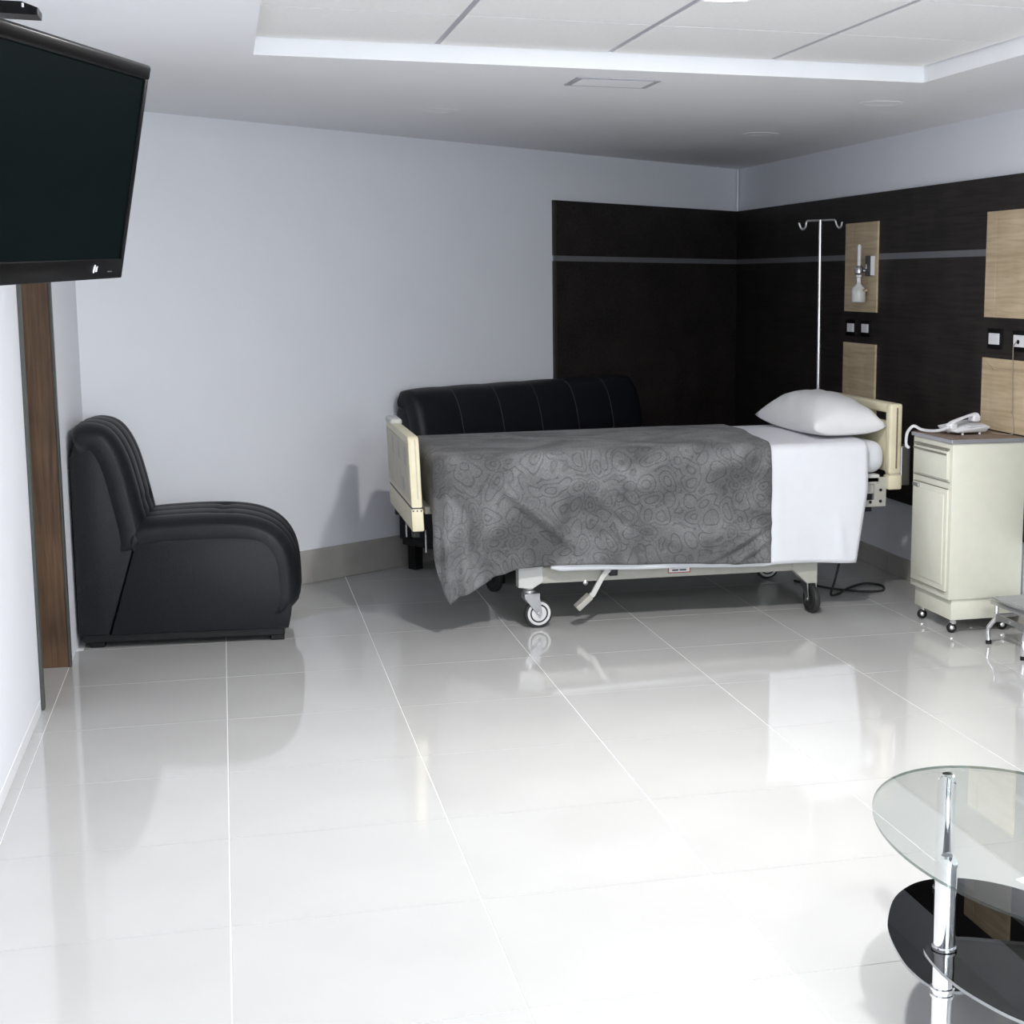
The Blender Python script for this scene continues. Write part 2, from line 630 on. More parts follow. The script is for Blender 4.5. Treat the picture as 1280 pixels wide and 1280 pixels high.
for j in range(1, 9):
    y = TY1 - j * CELL
    for i in range(4):
        MB().box((TX0 + i * CELL + .011, y - .006, ZT + .003), (TX0 + (i + 1) * CELL - .011, y + .006, ZT + .03)).build('grid_bar', M_GRID, ceil)

# baseboards: runs of tile
bb = None
def baseboard(name, p0, p1, h, nrm, material, piece=0.65, first=None, thick=0.010):
    p0, p1 = Vector(p0), Vector(p1)
    d = (p1 - p0).normalized()
    Lg = (p1 - p0).length
    base = MB()
    q = [p0, p1, p1 + nrm * (thick - .003), p0 + nrm * (thick - .003)]
    base.prism([(v.x, v.y) for v in q], 2, 0.0005, h - .002)
    o = struct(base.build(name, M_GROUT if material is M_BASE else material))
    if piece:
        s = first or 0
        a = 0.0
        cuts = [0.0]
        while s < Lg:
            if s > 0.02:
                cuts.append(s)
            s += piece
        cuts.append(Lg)
        for a, b2 in zip(cuts[:-1], cuts[1:]):
            u, v = p0 + d * (a + .0015), p0 + d * (b2 - .0015)
            q = [u, v, v + nrm * thick, u + nrm * thick]
            MB().prism([(k.x, k.y) for k in q], 2, 0.001, h, bev=0.001, seg=1).build('baseboard_tile', material, o)
    return o
L0 = Vector((XLF, yb(XLF), 0))
R0 = Vector((XR, BC, 0))
baseboard('baseboard_back', L0 + EW * .012, R0 - EW * .02, 0.185, NW, M_BASE, first=0.64)
baseboard('baseboard_right', (XR, YN + .02, 0), (XR, BC - .02, 0), 0.115, Vector((-1, 0, 0)), M_BASE)
baseboard('baseboard_left', (XL, YN + .02, 0), (XL, 6.12, 0), 0.05, Vector((1, 0, 0)), M_WBASE, piece=0, thick=.006)

# doorway in the left wall
d1 = struct(MB().box((-.93, 6.845, 0), (-.686, 6.884, 2.13), bev=.002).build('door_1', M_DOORWOOD))
MB().box((-.93, 6.196, 0), (-.722, 6.222, 2.13), bev=.002).build('door_jamb', M_DOOREDGE, d1)
MB().box((XL, 6.150, 0.001), (-.716, 6.196, 2.16), bev=.002).build('door_casing', M_DOOREDGE, d1)
MB().box((-.93, 6.222, 2.09), (-.70, 6.845, 2.13), bev=.002).build('door_head', M_DOORWOOD, d1)
MB().box((-.686, 6.838, 0), (-.678, 6.884, 2.13)).build('door_edge_strip', M_DOOREDGE, d1)
leaf = MB().box((-.925, 6.224, 0.006), (-.885, 6.843, 2.088), bev=.002).build('door_leaf', M_DOORWOOD, d1)
MB().tube([(-.885, 6.30, 1.02), (-.85, 6.30, 1.02), (-.85, 6.40, 1.02)], .009).build('door_handle', M_STEEL, leaf, smooth=40)

# added glossy strip imitating the bright glint in the corner above the panel
struct(MB().lathe([(.006, 0), (.008, .02), (.008, .29), (.006, .298)], (XR - .016, BC - .035, 2.15), n=12).build('corner_glint_1', mat('gloss_white', (.85, .85, .87), .08, noise=.01), smooth=50))

# ------------------------------------------------------------------ ceiling lamps (the light of the room)
def ceiling_lamp(x, y, label):
    t = thing('ceiling_light', (x, y, ZT), label, 'ceiling light', 'round lamps along the ceiling recess')
    MB().lathe([(.098, 0.0), (.103, -.004), (.103, -.010), (.096, -.013), (.090, -.010)], (x, y, ZT), n=40).build('rim', M_WHITE, t, smooth=40)
    pr = [(.090, -.009)] + [(.090 * math.cos(a), -.009 - .009 * math.sin(a)) for a in [k * math.pi / 2 / 8 for k in range(1, 9)]]
    MB().lathe(pr, (x, y, ZT), n=40).build('diffuser', M_LAMP, t, smooth=60)
ceiling_lamp(1.50, 4.555, 'lit round ceiling lamp in the tiled recess, nearest the bed')
ceiling_lamp(1.465, 1.30, 'lit round ceiling lamp in the tiled recess farthest from the bed')

# recessed downlights that are switched off, access hatch
def downlight(x, y, label):
    t = thing('recessed_downlight', (x, y, ZC), label, 'downlight', 'switched off downlights in the ceiling')
    MB().lathe([(.100, 0.0), (.102, -.002), (.096, -.004), (.080, -.003), (.076, -.001)], (x, y, ZC), n=36).build('rim', M_CEIL, t, smooth=40)
    MB().lathe([(.076, -.0005), (.06, -.001), (.02, -.0015)], (x, y, ZC), n=30).build('lens', M_CEIL, t, smooth=40)
downlight(1.037, 7.481, 'round unlit downlight in the ceiling above the dark sofa chair and white wall')
downlight(2.917, 6.582, 'round unlit downlight in the ceiling nearest the right wall by the tray corner')
downlight(2.885, 8.121, 'round unlit downlight in the ceiling deepest in the dark corner')
t = thing('ceiling_hatch', (1.57, 6.24, ZC), 'rectangular white access hatch flush in the ceiling beside the recess', 'hatch')
fr = MB()
hx0, hx1, hy0, hy1 = 1.396, 1.745, 6.115, 6.365
fr.box((hx0, hy0, ZC - .004), (hx0 + .022, hy1, ZC))
fr.box((hx1 - .022, hy0, ZC - .004), (hx1, hy1, ZC))
fr.box((hx0 + .022, hy0, ZC - .004), (hx1 - .022, hy0 + .022, ZC))
fr.box((hx0 + .022, hy1 - .022, ZC - .004), (hx1 - .022, hy1, ZC))
fr.build('frame', M_GRID, t)
MB().box((hx0 + .026, hy0 + .026, ZC - .005), (hx1 - .026, hy1 - .026, ZC)).build('cover', M_CEIL, t)

# ------------------------------------------------------------------ dark wall panelling
PZ0, PZ1, SZ0, SZ1, PT = 0.43, 2.15, 1.773, 1.807, 0.02
def back_piece(s0, s1, z0, z1, o0, o1, bev=0.0):
    """piece lying on the back wall between x positions s0..s1"""
    a, b = Vector((s0, yb(s0), 0)), Vector((s1, yb(s1), 0))
    q = [a + NW * o0, b + NW * o0, b + NW * o1, a + NW * o1]
    return MB().prism([(k.x, k.y) for k in q], 2, z0, z1, bev=bev, seg=1)
t = thing('wall_panel', (2.8, yb(2.8), PZ0), 'dark brown wood wall panel on the back wall above the sofa', 'wall panel', 'dark wood wall panelling')
back_piece(2.035, XR - .022, PZ0, SZ0, 0.0005, PT).build('lower_board', M_DARK, t)
back_piece(2.035, XR - .022, SZ1, PZ1, 0.0005, PT).build('upper_board', M_DARK, t)
back_piece(2.022, XR - .022, SZ0, SZ1, 0.0005, PT - .003).build('metal_strip', M_STRIP, t)
back_piece(2.018, 2.0345, PZ0, SZ0, 0.0005, PT + .001).build('edge_strip', mat('edge_wood', (.030, .027, .02), .5), t)
back_piece(2.018, 2.0345, SZ1, PZ1, 0.0005, PT + .001).build('edge_strip', MATS['edge_wood'], t)
PY0, PY1 = 2.4, BC - .03
t = thing('wall_panel', (XR, 6.5, PZ0), 'dark brown wood wall panel behind the bed head and cabinet', 'wall panel', 'dark wood wall panelling')
MB().box((XR - PT, PY0, PZ0), (XR - .0005, PY1, SZ0)).build('lower_board', M_DARK, t)
MB().box((XR - PT, PY0, SZ1), (XR - .0005, PY1, PZ1)).build('upper_board', M_DARK, t)
MB().box((XR - PT + .003, PY0, SZ0), (XR - .0005, PY1, SZ1)).build('metal_strip', M_STRIP, t)
PS = XR - PT          # face of the panel

def wood_inset(y0, y1, z0, z1, label, mitre=False):
    t = thing('wood_inset', (PS, (y0 + y1) / 2, z0), label, 'wall panel', 'light oak insets on the dark wall')
    th = .012
    st = .104
    g = .004
    xa, xb = PS - th, PS - .0003
    if mitre:
        rail = .05
        MB().prism([(y1, z0), (y1, z1), (y1 - st + g / 2, z1 - rail), (y1 - st + g / 2, z0)], 0, xa, xb).build('stile', M_OAK, t)
        MB().prism([(y0, z1), (y1 - .002, z1), (y1 - st, z1 - rail + g), (y0, z1 - rail + g)], 0, xa, xb).build('top_rail', M_OAK, t)
        MB().box((xa, y0, z0), (xb, y1 - st - g / 2, z1 - rail - g / 2)).build('centre_board', M_OAK, t)
    else:
        MB().box((xa, y1 - st + g / 2, z0), (xb, y1, z1), bev=.001, seg=1).build('stile', M_OAK, t)
        MB().box((xa, y0, z0), (xb, y1 - st - g / 2, z1), bev=.001, seg=1).build('centre_board', M_OAK, t)
    MB().box((PS - .006, y0 + .002, z0 + .002), (PS - .0002, y1 - .002, z1 - .002)).build('groove_backing', mat('oak_groove', (.62, .52, .38), .6), t)
wood_inset(8.131, 8.597, 1.474, 1.989, 'narrow light oak inset holding the oxygen bottle on the dark wall')
wood_inset(8.131, 8.600, 0.62, 1.290, 'narrow light oak inset low behind the pillow and bed head', mitre=True)
wood_inset(6.365, 6.830, 1.478, 1.985, 'wide light oak inset high at the right edge')
wood_inset(6.365, 6.832, 0.935, 1.281, 'wide light oak inset behind the bedside cabinet and telephone', mitre=True)

def wall_plate(y, z, wy, wz, label, socket=False):
    t = thing('wall_switch', (PS, y, z), label, 'wall socket' if socket else 'wall switch', 'wall plates on the dark panel')
    h, k = wy / 2, wz / 2
    MB().box((PS - .008, y - h - .020, z - k - .022), (PS - .0002, y + h + .020, z + k + .022), bev=.002).build('surround', M_GLOSSBLK, t)
    MB().box((PS - .012, y - h, z - k), (PS - .0075, y + h, z + k), bev=.0015).build('cover', M_WHITE, t)
    if socket:
        MB().lathe([(.010, 0), (.010, .004), (.006, .005)], (PS - .0118, y + .006, z - .004), axis=(-1, 0, 0), n=14).build('jack', M_BLACK, t, smooth=40)
    else:
        MB().box((PS - .0135, y - h * .8, z - k * .75), (PS - .0115, y + h * .8, z + k * .75), bev=.001).build('rocker', M_WHITE, t)
wall_plate(8.500, 1.378, .098, .050, 'small white switch in black frame, leftmost on the dark wall')
wall_plate(8.287, 1.380, .096, .050, 'small white switch in black frame under the oxygen bottle, second from the left')
wall_plate(6.724, 1.375, .104, .054, 'small white switch in black frame just left of the corded socket')
wall_plate(6.475, 1.373, .112, .056, 'white telephone socket in black frame with a cord plugged in', True)

# oxygen flowmeter with humidifier bottle
fx, fy = PS - .065, 8.262
t = thing('oxygen_flowmeter', (PS, fy, 1.53), 'oxygen flowmeter with white humidifier bottle hanging on the oak inset', 'flowmeter')
MB().lathe([(.030, 1.530), (.040, 1.533), (.042, 1.545), (.042, 1.592), (.037, 1.612), (.016, 1.632), (.013, 1.645)], (fx, fy, 0), n=24).build('bottle', M_BOTTLE, t, smooth=35)
MB().lathe([(.012, 1.64), (.012, 1.672), (.016, 1.675), (.016, 1.686), (.009, 1.69)], (fx, fy, 0), n=16).build('neck', M_WHITE, t, smooth=35)
MB().lathe([(.020, 1.690), (.026, 1.698), (.026, 1.728), (.020, 1.738)], (fx, fy, 0), n=18).build('valve_body', M_STEEL, t, smooth=35)
MB().lathe([(.010, 1.738), (.011, 1.745), (.011, 1.850), (.006, 1.860)], (fx, fy, 0), n=16).build('gauge_tube', M_WHITE, t, smooth=35)
MB().tube([(fx, fy, 1.712), (PS - .03, fy - .01, 1.712), (PS - .013, fy - .012, 1.712)], .010, n=12).build('connector', M_STEEL, t, smooth=40)
MB().tube([(fx + .01, fy - .05, 1.60), (fx + .012, fy - .085, 1.60)], .007, n=10).build('outlet_nipple', M_OAK, t, smooth=40)
t = thing('gas_outlet', (PS, 8.205, 1.68), 'dark gas outlet box with a white edge beside the oxygen flowmeter', 'gas outlet')
MB().box((PS - .034, 8.172, 1.682), (PS - .0125, 8.250, 1.797), bev=.004).build('housing', M_INK, t)
MB().box((PS - .036, 8.156, 1.684), (PS - .0125, 8.1715, 1.795), bev=.003).build('face_plate', M_WHITE, t)
MB().lathe([(.014, 0), (.014, .010), (.008, .012)], (PS - .033, 8.213, 1.735), axis=(-1, 0, 0), n=16).build('port', M_CHROME, t, smooth=40)

# ------------------------------------------------------------------ hospital bed
def ztop(x):
    return lerp(0.832, 0.862, (x - 0.95) / 2.15)

BY0, BY1 = 7.03, 7.95
bed = thing('hospital_bed', (2.05, 7.49, 0), 'cream and grey hospital bed on casters along the dark wall', 'bed')

# undercarriage rails and posts
for y in (7.06, 7.93):
    MB().box((1.335, y - .028, .218), (2.80, y + .028, .300), bev=.006).build('side_rail', M_FRAME, bed)
    MB().prism([(1.305, .300), (1.305, .205), (1.370, .195), (1.425, .228), (1.425, .325), (1.305, .325)], 1, y - .036, y + .036, bev=.005).build('caster_post', M_LFRAME, bed)
    MB().prism([(2.690, .300), (2.690, .225), (2.770, .150), (2.825, .150), (2.825, .300)], 1, y - .036, y + .036, bev=.005).build('caster_post', M_FRAME, bed)
for x in (1.37, 2.78):
    MB().box((x - .03, 7.088, .235), (x + .03, 7.902, .295), bev=.004).build('cross_member', M_FRAME, bed)
# lifting arms and mattress deck
for x, dx in ((1.55, .30), (2.45, .30)):
    for y in (7.25, 7.74):
        MB().tube([(x, y, .27), (x + dx, y, .60)], .022, n=10).build('lift_arm', M_FRAME, bed, smooth=40)
    MB().box((x - .04, 7.10, .235), (x + .04, 7.89, .300), bev=.004).build('lift_cross_tube', M_FRAME, bed)
MB().box((.945, 7.04, .59), (3.13, 7.94, .645), bev=.005).build('deck_frame', M_FRAME, bed)
MB().box((.945, 7.03, .645), (3.155, 7.95, .690), bev=.008).build('mattress_deck', M_LFRAME, bed)
# bracket plates that carry the head board
def bracket(x0, x1, z0, z1, y, wx0, wx1, wz0, wz1):
    b = MB()
    b.box((x0, y, z0), (x1, y + .012, wz0), bev=.003)
    b.box((x0, y, wz1), (x1, y + .012, z1), bev=.003)
    b.box((x0, y, wz0 - .002), (wx0, y + .012, wz1 + .002))
    b.box((wx1, y, wz0 - .002), (x1, y + .012, wz1 + .002))
    o = b.build('head_bracket', M_FRAME, bed)
    for hx, hz in ((x1 - .030, z0 + .028), (x1 - .030, z0 + .085), (x1 - .085, z0 + .025)):
        MB().lathe([(.008, 0), (.008, .003)], (hx, y + .0005, hz), axis=(0, -1, 0), n=12).build('bolt_hole', M_BLACK, o)
bracket(3.00, 3.190, .525, .675, 7.030, 3.02, 3.125, .560, .640)
bracket(3.00, 3.190, .525, .675, 7.938, 3.02, 3.125, .560, .640)
MB().box((3.02, 7.041, .50), (3.12, 7.10, .588), bev=.004).build('actuator_box', M_BLACK, bed)

# casters
def caster(x, y, ang, ring=M_GREYW):
    c = MB(Matrix.Translation((x, y, 0)) @ Matrix.Rotation(ang, 4, 'Z'))
    # local: wheel axle along local Y, trailing towards local +X
    c.lathe([(.024, .172), (.030, .175), (.030, .186), (.024, .190), (.026, .196), (.026, .207)], (0, 0, 0), n=20)
    o = c.build('caster', M_STEEL, bed, smooth=40)
    f = MB(c.M)
    for s in (-1, 1):
        f.prism([(-.030, .172), (.046, .172), (.046, .150), (.058, .075), (.048, .060), (.034, .068), (-.030, .150)], 1, s * .024 - .003, s * .024 + .003, bev=.001, seg=1)
    f.box((-.030, -.027, .160), (.046, .027, .172), bev=.003)
    f.build('fork', M_STEEL, o, smooth=40)
    wx, wz, R = .045, .070, .070
    tw = MB(c.M)
    tw.lathe([(R - .012, -.015), (R - .003, -.014), (R, -.008), (R, .008), (R - .003, .014), (R - .012, .015)], (wx, 0, wz), axis=(0, 1, 0), n=36)
    ty = tw.build('tyre', M_RUBBER, o, smooth=40)
    hb = MB(c.M)
    hb.lathe([(.010, -.019), (.030, -.016), (.044, -.014), (.046, -.0175), (.056, -.0175), (.058, -.0145), (.058, .0145), (.056, .0175), (.046, .0175), (.044, .014), (.030, .016), (.010, .019)], (wx, 0, wz), axis=(0, 1, 0), n=36)
    hb.build('hub', ring, ty, smooth=30)
    ax = MB(c.M)
    ax.lathe([(.009, -.033), (.009, .033)], (wx, 0, wz), axis=(0, 1, 0), n=12)
    ax.build('axle_bolt', M_STEEL, o, smooth=40)
caster(1.362, 7.060, 0.12)
caster(2.792, 7.075, -1.45, M_BLACK)
caster(1.365, 7.930, 2.0, M_BLACK)
caster(2.84, 7.930, 0.05)

# brake pedal lever
pd = MB()
pd.prism([(1.80, .315), (1.745, .315), (1.700, .250), (1.655, .170), (1.585, .110), (1.600, .098), (1.672, .150), (1.722, .240)], 1, 7.000, 7.016, bev=.002)
o = pd.build('pedal_lever', M_LFRAME, bed)
MB(Matrix.Translation((1.615, 7.0, .125)) @ Matrix.Rotation(-.72, 4, 'Y')).box((-.045, -.035, -.012), (.045, .03, .016), bev=.005).build('pedal_pad', M_FRAME, o)
MB().box((1.745, 7.0, .245), (1.785, 7.035, .305), bev=.004).build('pedal_mount', M_BLACK, bed)
MB().lathe([(.012, 0), (.012, .018), (.006, .022)], (1.63, 7.035, .215), axis=(0, -1, 0), n=14).build('rail_knob', M_STEEL, bed, smooth=40)
# sticker on the rail, and raised lettering further along
st = MB().box((2.045, 7.0305, .2375), (2.160, 7.032, .2835)).build('warning_sticker', M_RED, bed)
MB().box((2.050, 7.0297, .2425), (2.155, 7.0306, .2785)).build('sticker_face', M_WHITE, st)
ink = MB()
for k, (a, b2, zz, hh) in enumerate(((2.058, 2.082, .263, .010), (2.088, 2.118, .263, .010), (2.124, 2.147, .263, .010), (2.066, 2.098, .248, .008), (2.104, 2.138, .248, .008))):
    ink.box((a, 7.0291, zz), (b2, 7.0298, zz + hh))
ink.build('sticker_print', M_INK, st)

# foot board: an upper panel and a lower band, leaning slightly outwards
def lean(z):
    return 0.835 + (0.50 - z) * 0.035
def foot_piece(z0, z1, y0, y1, th, rt=0.0):
    m = MB()
    Lm = Matrix.Identity(4)
    Lm[0][2] = -0.035
    Lm[0][3] = 0.835 + 0.5 * 0.035
    m.M = Lm
    if rt:
        pts = [(y0, z0), (y1, z0)]
        for k in range(6):
            a = k / 5 * math.pi / 2
            pts.append((y1 - rt + rt * math.cos(a), z1 - rt + rt * math.sin(a)))
        for k in range(6):
            a = math.pi / 2 + k / 5 * math.pi / 2
            pts.append((y0 + rt + rt * math.cos(a), z1 - rt + rt * math.sin(a)))
        m.prism(pts, 0, -th / 2, th / 2, bev=.008, seg=2)
    else:
        m.box((-th / 2, y0, z0), (th / 2, y1, z1), bev=.008)
    return m
o = foot_piece(.612, .940, 7.000, 7.950, .052, .035).build('foot_board', M_CREAM, bed, smooth=40)
foot_piece(.500, .606, 6.995, 7.955, .056).build('lower_band', M_CREAM, o, smooth=40)
FL = Matrix.Identity(4)
FL[0][2] = -0.035
FL[0][3] = 0.835 + 0.5 * 0.035
MB(FL).box((-.029, 7.03, .640), (-.0255, 7.92, .905), bev=.002).build('outer_panel', M_CREAM2, o)
MB(FL).box((.004, 6.9985, .650), (.010, 7.004, .925)).build('edge_groove', M_CREAM2, o)
MB(FL).box((-.024, 7.002, .604), (.024, 7.948, .614)).build('seam', M_INK, o)
for k in range(3):
    MB(FL).box((-.0305, 7.10 + .26 * k, .800), (-.0285, 7.16 + .26 * k, .885), bev=.001).build('grip_recess', M_FRAME, o)
MB(FL).box((-.0305, 7.22, .665), (-.0285, 7.32, .725), bev=.001).build('data_plate', M_FRAME, o)
MB(FL).box((-.030, 7.70, .930), (.030, 7.93, .962), bev=.012, seg=3).build('hand_grip', M_LFRAME, o, smooth=50)
for k in range(3):
    MB(FL).lathe([(.004, 0), (.004, .003)], (-.018 + .018 * k, 6.9965, .597), axis=(0, -1, 0), n=10).build('screw', M_INK, o)
MB().box((.88, 7.10, .565), (.95, 7.88, .600), bev=.004).build('foot_bracket', M_FRAME, bed)
for yy in (7.12, 7.86):
    MB().box((.82, yy - .02, .455), (.855, yy + .02, .502), bev=.004).build('foot_board_pin', M_BLACK, bed)
for k, (x, y) in enumerate(((.836, 7.50), (.872, 7.03))):
    pts = [(x + .0 , y + .012 * math.cos(a), .470 + .016 * math.sin(a)) for a in [i * 2 * math.pi / 14 for i in range(14)]]
    ring = MB().tube(pts, .0025, n=6, closed=True)
    ring.tube([(x, y, .500), (x, y, .486)], .0025, n=6)
    ring.tube([(x, y, .456), (x + .001, y, .395)], .0045, n=8)
    ring.build('hanging_pin', M_STEEL, bed, smooth=40)

# head board: two posts, top rail over a grip opening, lower panel
HX0, HX1 = 3.190, 3.258
o = MB().box((HX0 + .006, 7.05, .700), (HX1 - .006, 7.90, .950), bev=.008).build('head_board', M_CREAM, bed, smooth=40)
for y0, y1 in ((7.000, 7.060), (7.890, 7.950)):
    MB().box((HX0, y0, .690), (HX1, y1, 1.045), bev=.012, seg=3).build('board_post', M_CREAM, o, smooth=40)
    MB().box((HX0 - .004, y0 - .004, .613), (HX1 + .002, y1 + .004, .686), bev=.008).build('post_foot', M_CREAM, o, smooth=40)
    MB().box((HX0 + .006, y0 + .004, .684), (HX1 - .006, y1 - .004, .692)).build('post_seam', M_CREAM2, o)
MB().box((HX0 + .034, 6.998, .720), (HX0 + .042, 7.003, 1.025)).build('edge_groove', M_LAM, o)
MB().box((HX0 + .004, 7.05, .996), (HX1 - .004, 7.90, 1.046), bev=.012, seg=3).build('top_rail', M_CREAM, o, smooth=40)
for y in (7.30, 7.62):
    MB().box((HX0 + .008, y, .945), (HX1 - .008, y + .04, 1.0), bev=.006).build('rail_spacer', M_CREAM, o)
MB().box((3.15, 7.08, .60), (3.20, 7.88, .660), bev=.004).build('head_cross_bar', M_FRAME, bed)
MB().box((3.262, 7.02, .63), (3.315, 7.10, .83), bev=.006).build('wall_bumper', M_STEEL, bed)
MB().box((3.262, 7.84, .63), (3.315, 7.92, .83), bev=.006).build('wall_bumper', M_STEEL, bed)
MB().box((3.17, 7.955, .58), (3.24, 8.05, .70), bev=.008).build('pole_socket', M_FRAME, bed)

# infusion pole plugged into the far head corner
px_, py_ = 3.205, 8.012
t = thing('infusion_pole', (px_, py_, .55), 'thin steel infusion pole with two hooks at the bed head', 'infusion pole')
MB().tube([(px_, py_, .56), (px_, py_, 1.25)], .0105, n=12).build('lower_tube', M_STEEL, t, smooth=40)
MB().tube([(px_, py_, 1.25), (px_ - .004, py_, 1.985)], .0085, n=12).build('upper_tube', mat('bright_steel', (.8, .8, .8), .25, metal=.8, noise=.02), t, smooth=40)
hk = smoothpts([(px_ - .130, py_, 1.968), (px_ - .118, py_, 1.940), (px_ - .103, py_, 1.934), (px_ - .090, py_, 1.948), (px_ - .084, py_, 1.975), (px_ - .06, py_, 1.980), (px_ + .06, py_, 1.985), (px_ + .084, py_, 1.982), (px_ + .094, py_, 1.958), (px_ + .108, py_, 1.944), (px_ + .120, py_, 1.952), (px_ + .126, py_, 1.976)], 5)
MB().tube(hk, .006, n=8).build('hook_bar', M_STEEL, t, smooth=60)

# ------------------------------------------------------------------ mattress, sheet, blanket, pillow
mtb = MB().box((.935, 7.02, .694), (3.186, 7.945, .850), bev=.064, seg=7)
for v in mtb.v:
    v.z = lerp(.694, ztop(v.x) - .008, (v.z - .694) / .156)
mt = mtb.build('mattress', M_SHEET, None, smooth=60)
tag(mt, 'white covered mattress on the hospital bed, showing at the head end', 'mattress')

def drape(x0, x1, y0, y1, r, lift, path_hem, fold, foot=True, nd=26, hem_far=.55, step=.025):
    """cloth over a box: flat top and a skirt hanging from its rim.
    path_hem(kind, s): hem height; fold(kind, s, z): outward push"""
    cx, cyn, cyf = x0 + r, y0 + r, y1 - r
    m = MB()
    nx = max(2, int((x1 - cx) / step))
    ny = 30
    xs = [lerp(cx, x1, i / nx) for i in range(nx + 1)]
    ys = [lerp(cyn, cyf, j / ny) for j in range(ny + 1)]
    def topz(x, y):
        u = (y - cyn) / (cyf - cyn)
        return ztop(x) + lift + .012 * math.sin(math.pi * u) + .0035 * math.sin(9 * x + 5 * y) * math.sin(math.pi * u)
    m.grid([[Vector((x, y, topz(x, y))) for y in ys] for x in xs])
    path = []
    for x in reversed(xs):
        path.append(('near', x, Vector((x, cyn, 0)), Vector((0, -1, 0))))
    if foot:
        for k in range(1, 9):
            a = k / 8 * math.pi / 2
            path.append(('corner', k / 8, Vector((cx, cyn, 0)), Vector((-math.sin(a), -math.cos(a), 0))))
        for y in ys[1:]:
            path.append(('foot', y, Vector((cx, y, 0)), Vector((-1, 0, 0))))
        for k in range(1, 9):
            a = k / 8 * math.pi / 2
            path.append(('fcorner', k / 8, Vector((cx, cyf, 0)), Vector((-math.cos(a), math.sin(a), 0))))
    rows = []
    def col_(kind, s, c, n):
        zt = topz(c.x, c.y)
        hem = path_hem(kind, s)
        out = []
        for k in range(7):
            a = k / 6 * math.pi / 2
            out.append(c + n * (r * math.sin(a)) + Vector((0, 0, zt - r * (1 - math.cos(a)))))
        for k in range(1, nd + 1):
            z = lerp(zt - r, hem, k / nd)
            out.append(c + n * (r + fold(kind, s, z) * min(1, k / 5)) + Vector((0, 0, z)))
        return out
    m.grid([col_(*p) for p in path])
    fp = [('far', x, Vector((x, cyf, 0)), Vector((0, 1, 0))) for x in xs]
    m.grid([col_(*p) for p in fp])
    return m

def seg_ridge(x, z, ax, az, bx, bz, wd, amp):
    d = Vector((bx - ax, bz - az))
    t = max(0, min(1, ((x - ax) * d.x + (z - az) * d.y) / d.length_squared))
    dx, dz = x - (ax + d.x * t), z - (az + d.y * t)
    return amp * math.exp(-(dx * dx + dz * dz) / (wd * wd)) * math.sin(math.pi * min(1, max(.06, t)) * .9 + .15)

def b_hem(kind, s):
    if kind == 'near':
        return interp(s, [.93, .955, 1.05, 1.20, 1.30, 1.52, 2.0, 2.53], [.180, .168, .212, .285, .312, .318, .300, .280])
    if kind == 'corner':
        return interp(s, [0, .35, 1], [.185, .27, .50])
    if kind == 'foot':
        return .58
    if kind == 'fcorner':
        return .56
    return .58

def b_fold(kind, s, z):
    dn = max(0, .80 - z)
    if kind == 'near':
        f = .004 * math.sin(11 * s + 6 * z) + .003 * math.sin(23 * s - 9 * z)
        f += seg_ridge(s, z, 1.18, .74, 1.60, .38, .024, .046)
        f += seg_ridge(s, z, 1.62, .66, 2.05, .40, .024, .026)
        f += seg_ridge(s, z, 2.52, .48, 2.22, .31, .020, .040)
        f += seg_ridge(s, z, 2.52, .40, 2.34, .295, .016, .034)
        f += seg_ridge(s, z, 2.52, .64, 2.35, .52, .03, .022)
        if s < 1.20:
            e = (1.20 - s) / .25
            f += dn * .13 * min(1, e) * (1 - abs(math.sin((s - .945) * math.pi / .095)) ** .8)
            f += dn * .03 * min(1, e)
        f += .010 * dn * math.sin(3.1 * s)
        return f + .006
    if kind == 'corner':
        return .006 + dn * (.055 * (1 - s) + .0) * (1 + math.cos(s * 9)) * .5 - .012 * s
    if kind in ('foot', 'fcorner'):
        return -.006
    return .002
bl = drape(.905, 2.535, 6.962, 8.005, .055, .012, b_hem, b_fold, nd=40, step=.012)
# skewed right edge: the blanket lies a little further over on the far side
for v in bl.v:
    if v.x > 2.2:
        k = min(1, (v.x - 2.2) / .33)
        v.x += k * (.10 * max(0, min(1, (v.y - 7.0) / .95)) + .012 * max(0, (.6 - v.z)) + .012 * math.sin(v.y * 11))
bo = bl.build('blanket', M_BLANKET, None, smooth=180, weld=1e-5)
md = bo.modifiers.new('thickness', 'SOLIDIFY'); md.thickness = .007; md.offset = 1
tag(bo, 'grey plush blanket with embossed curls draped over the bed', 'blanket')

def s_hem(kind, s):
    if kind == 'near':
        return interp(s, [1.45, 1.50, 2.0, 2.5, 2.58, 3.06], [.300, .288, .276, .262, .272, .258])
    return .55
def s_fold(kind, s, z):
    dn = max(0, .80 - z)
    if kind != 'near':
        return 0
    f = .002 * math.sin(17 * s + 3 * z)
    if s > 2.5:
        f += .006 + dn * .010 * math.sin((s - 2.5) * 16)
        f += seg_ridge(s, z, 2.90, .50, 2.96, .28, .02, .012)
        if s < 2.60:
            f += .004
    return f
sh = drape(1.45 - .05, 3.06, 6.970, 7.998, .050, .001, s_hem, s_fold, foot=False, step=.02)
for v in sh.v:
    if v.x > 2.85 and v.z < .8 and v.y < 7.2:
        v.x -= (v.x - 2.85) / .21 * .055 * max(0, (.62 - v.z) / .36)
so = sh.build('bed_sheet', M_SHEET, None, smooth=180, weld=1e-5)
md = so.modifiers.new('thickness', 'SOLIDIFY'); md.thickness = .003; md.offset = 1
tag(so, 'white cotton sheet turned back and hanging over the bed side', 'bed sheet')

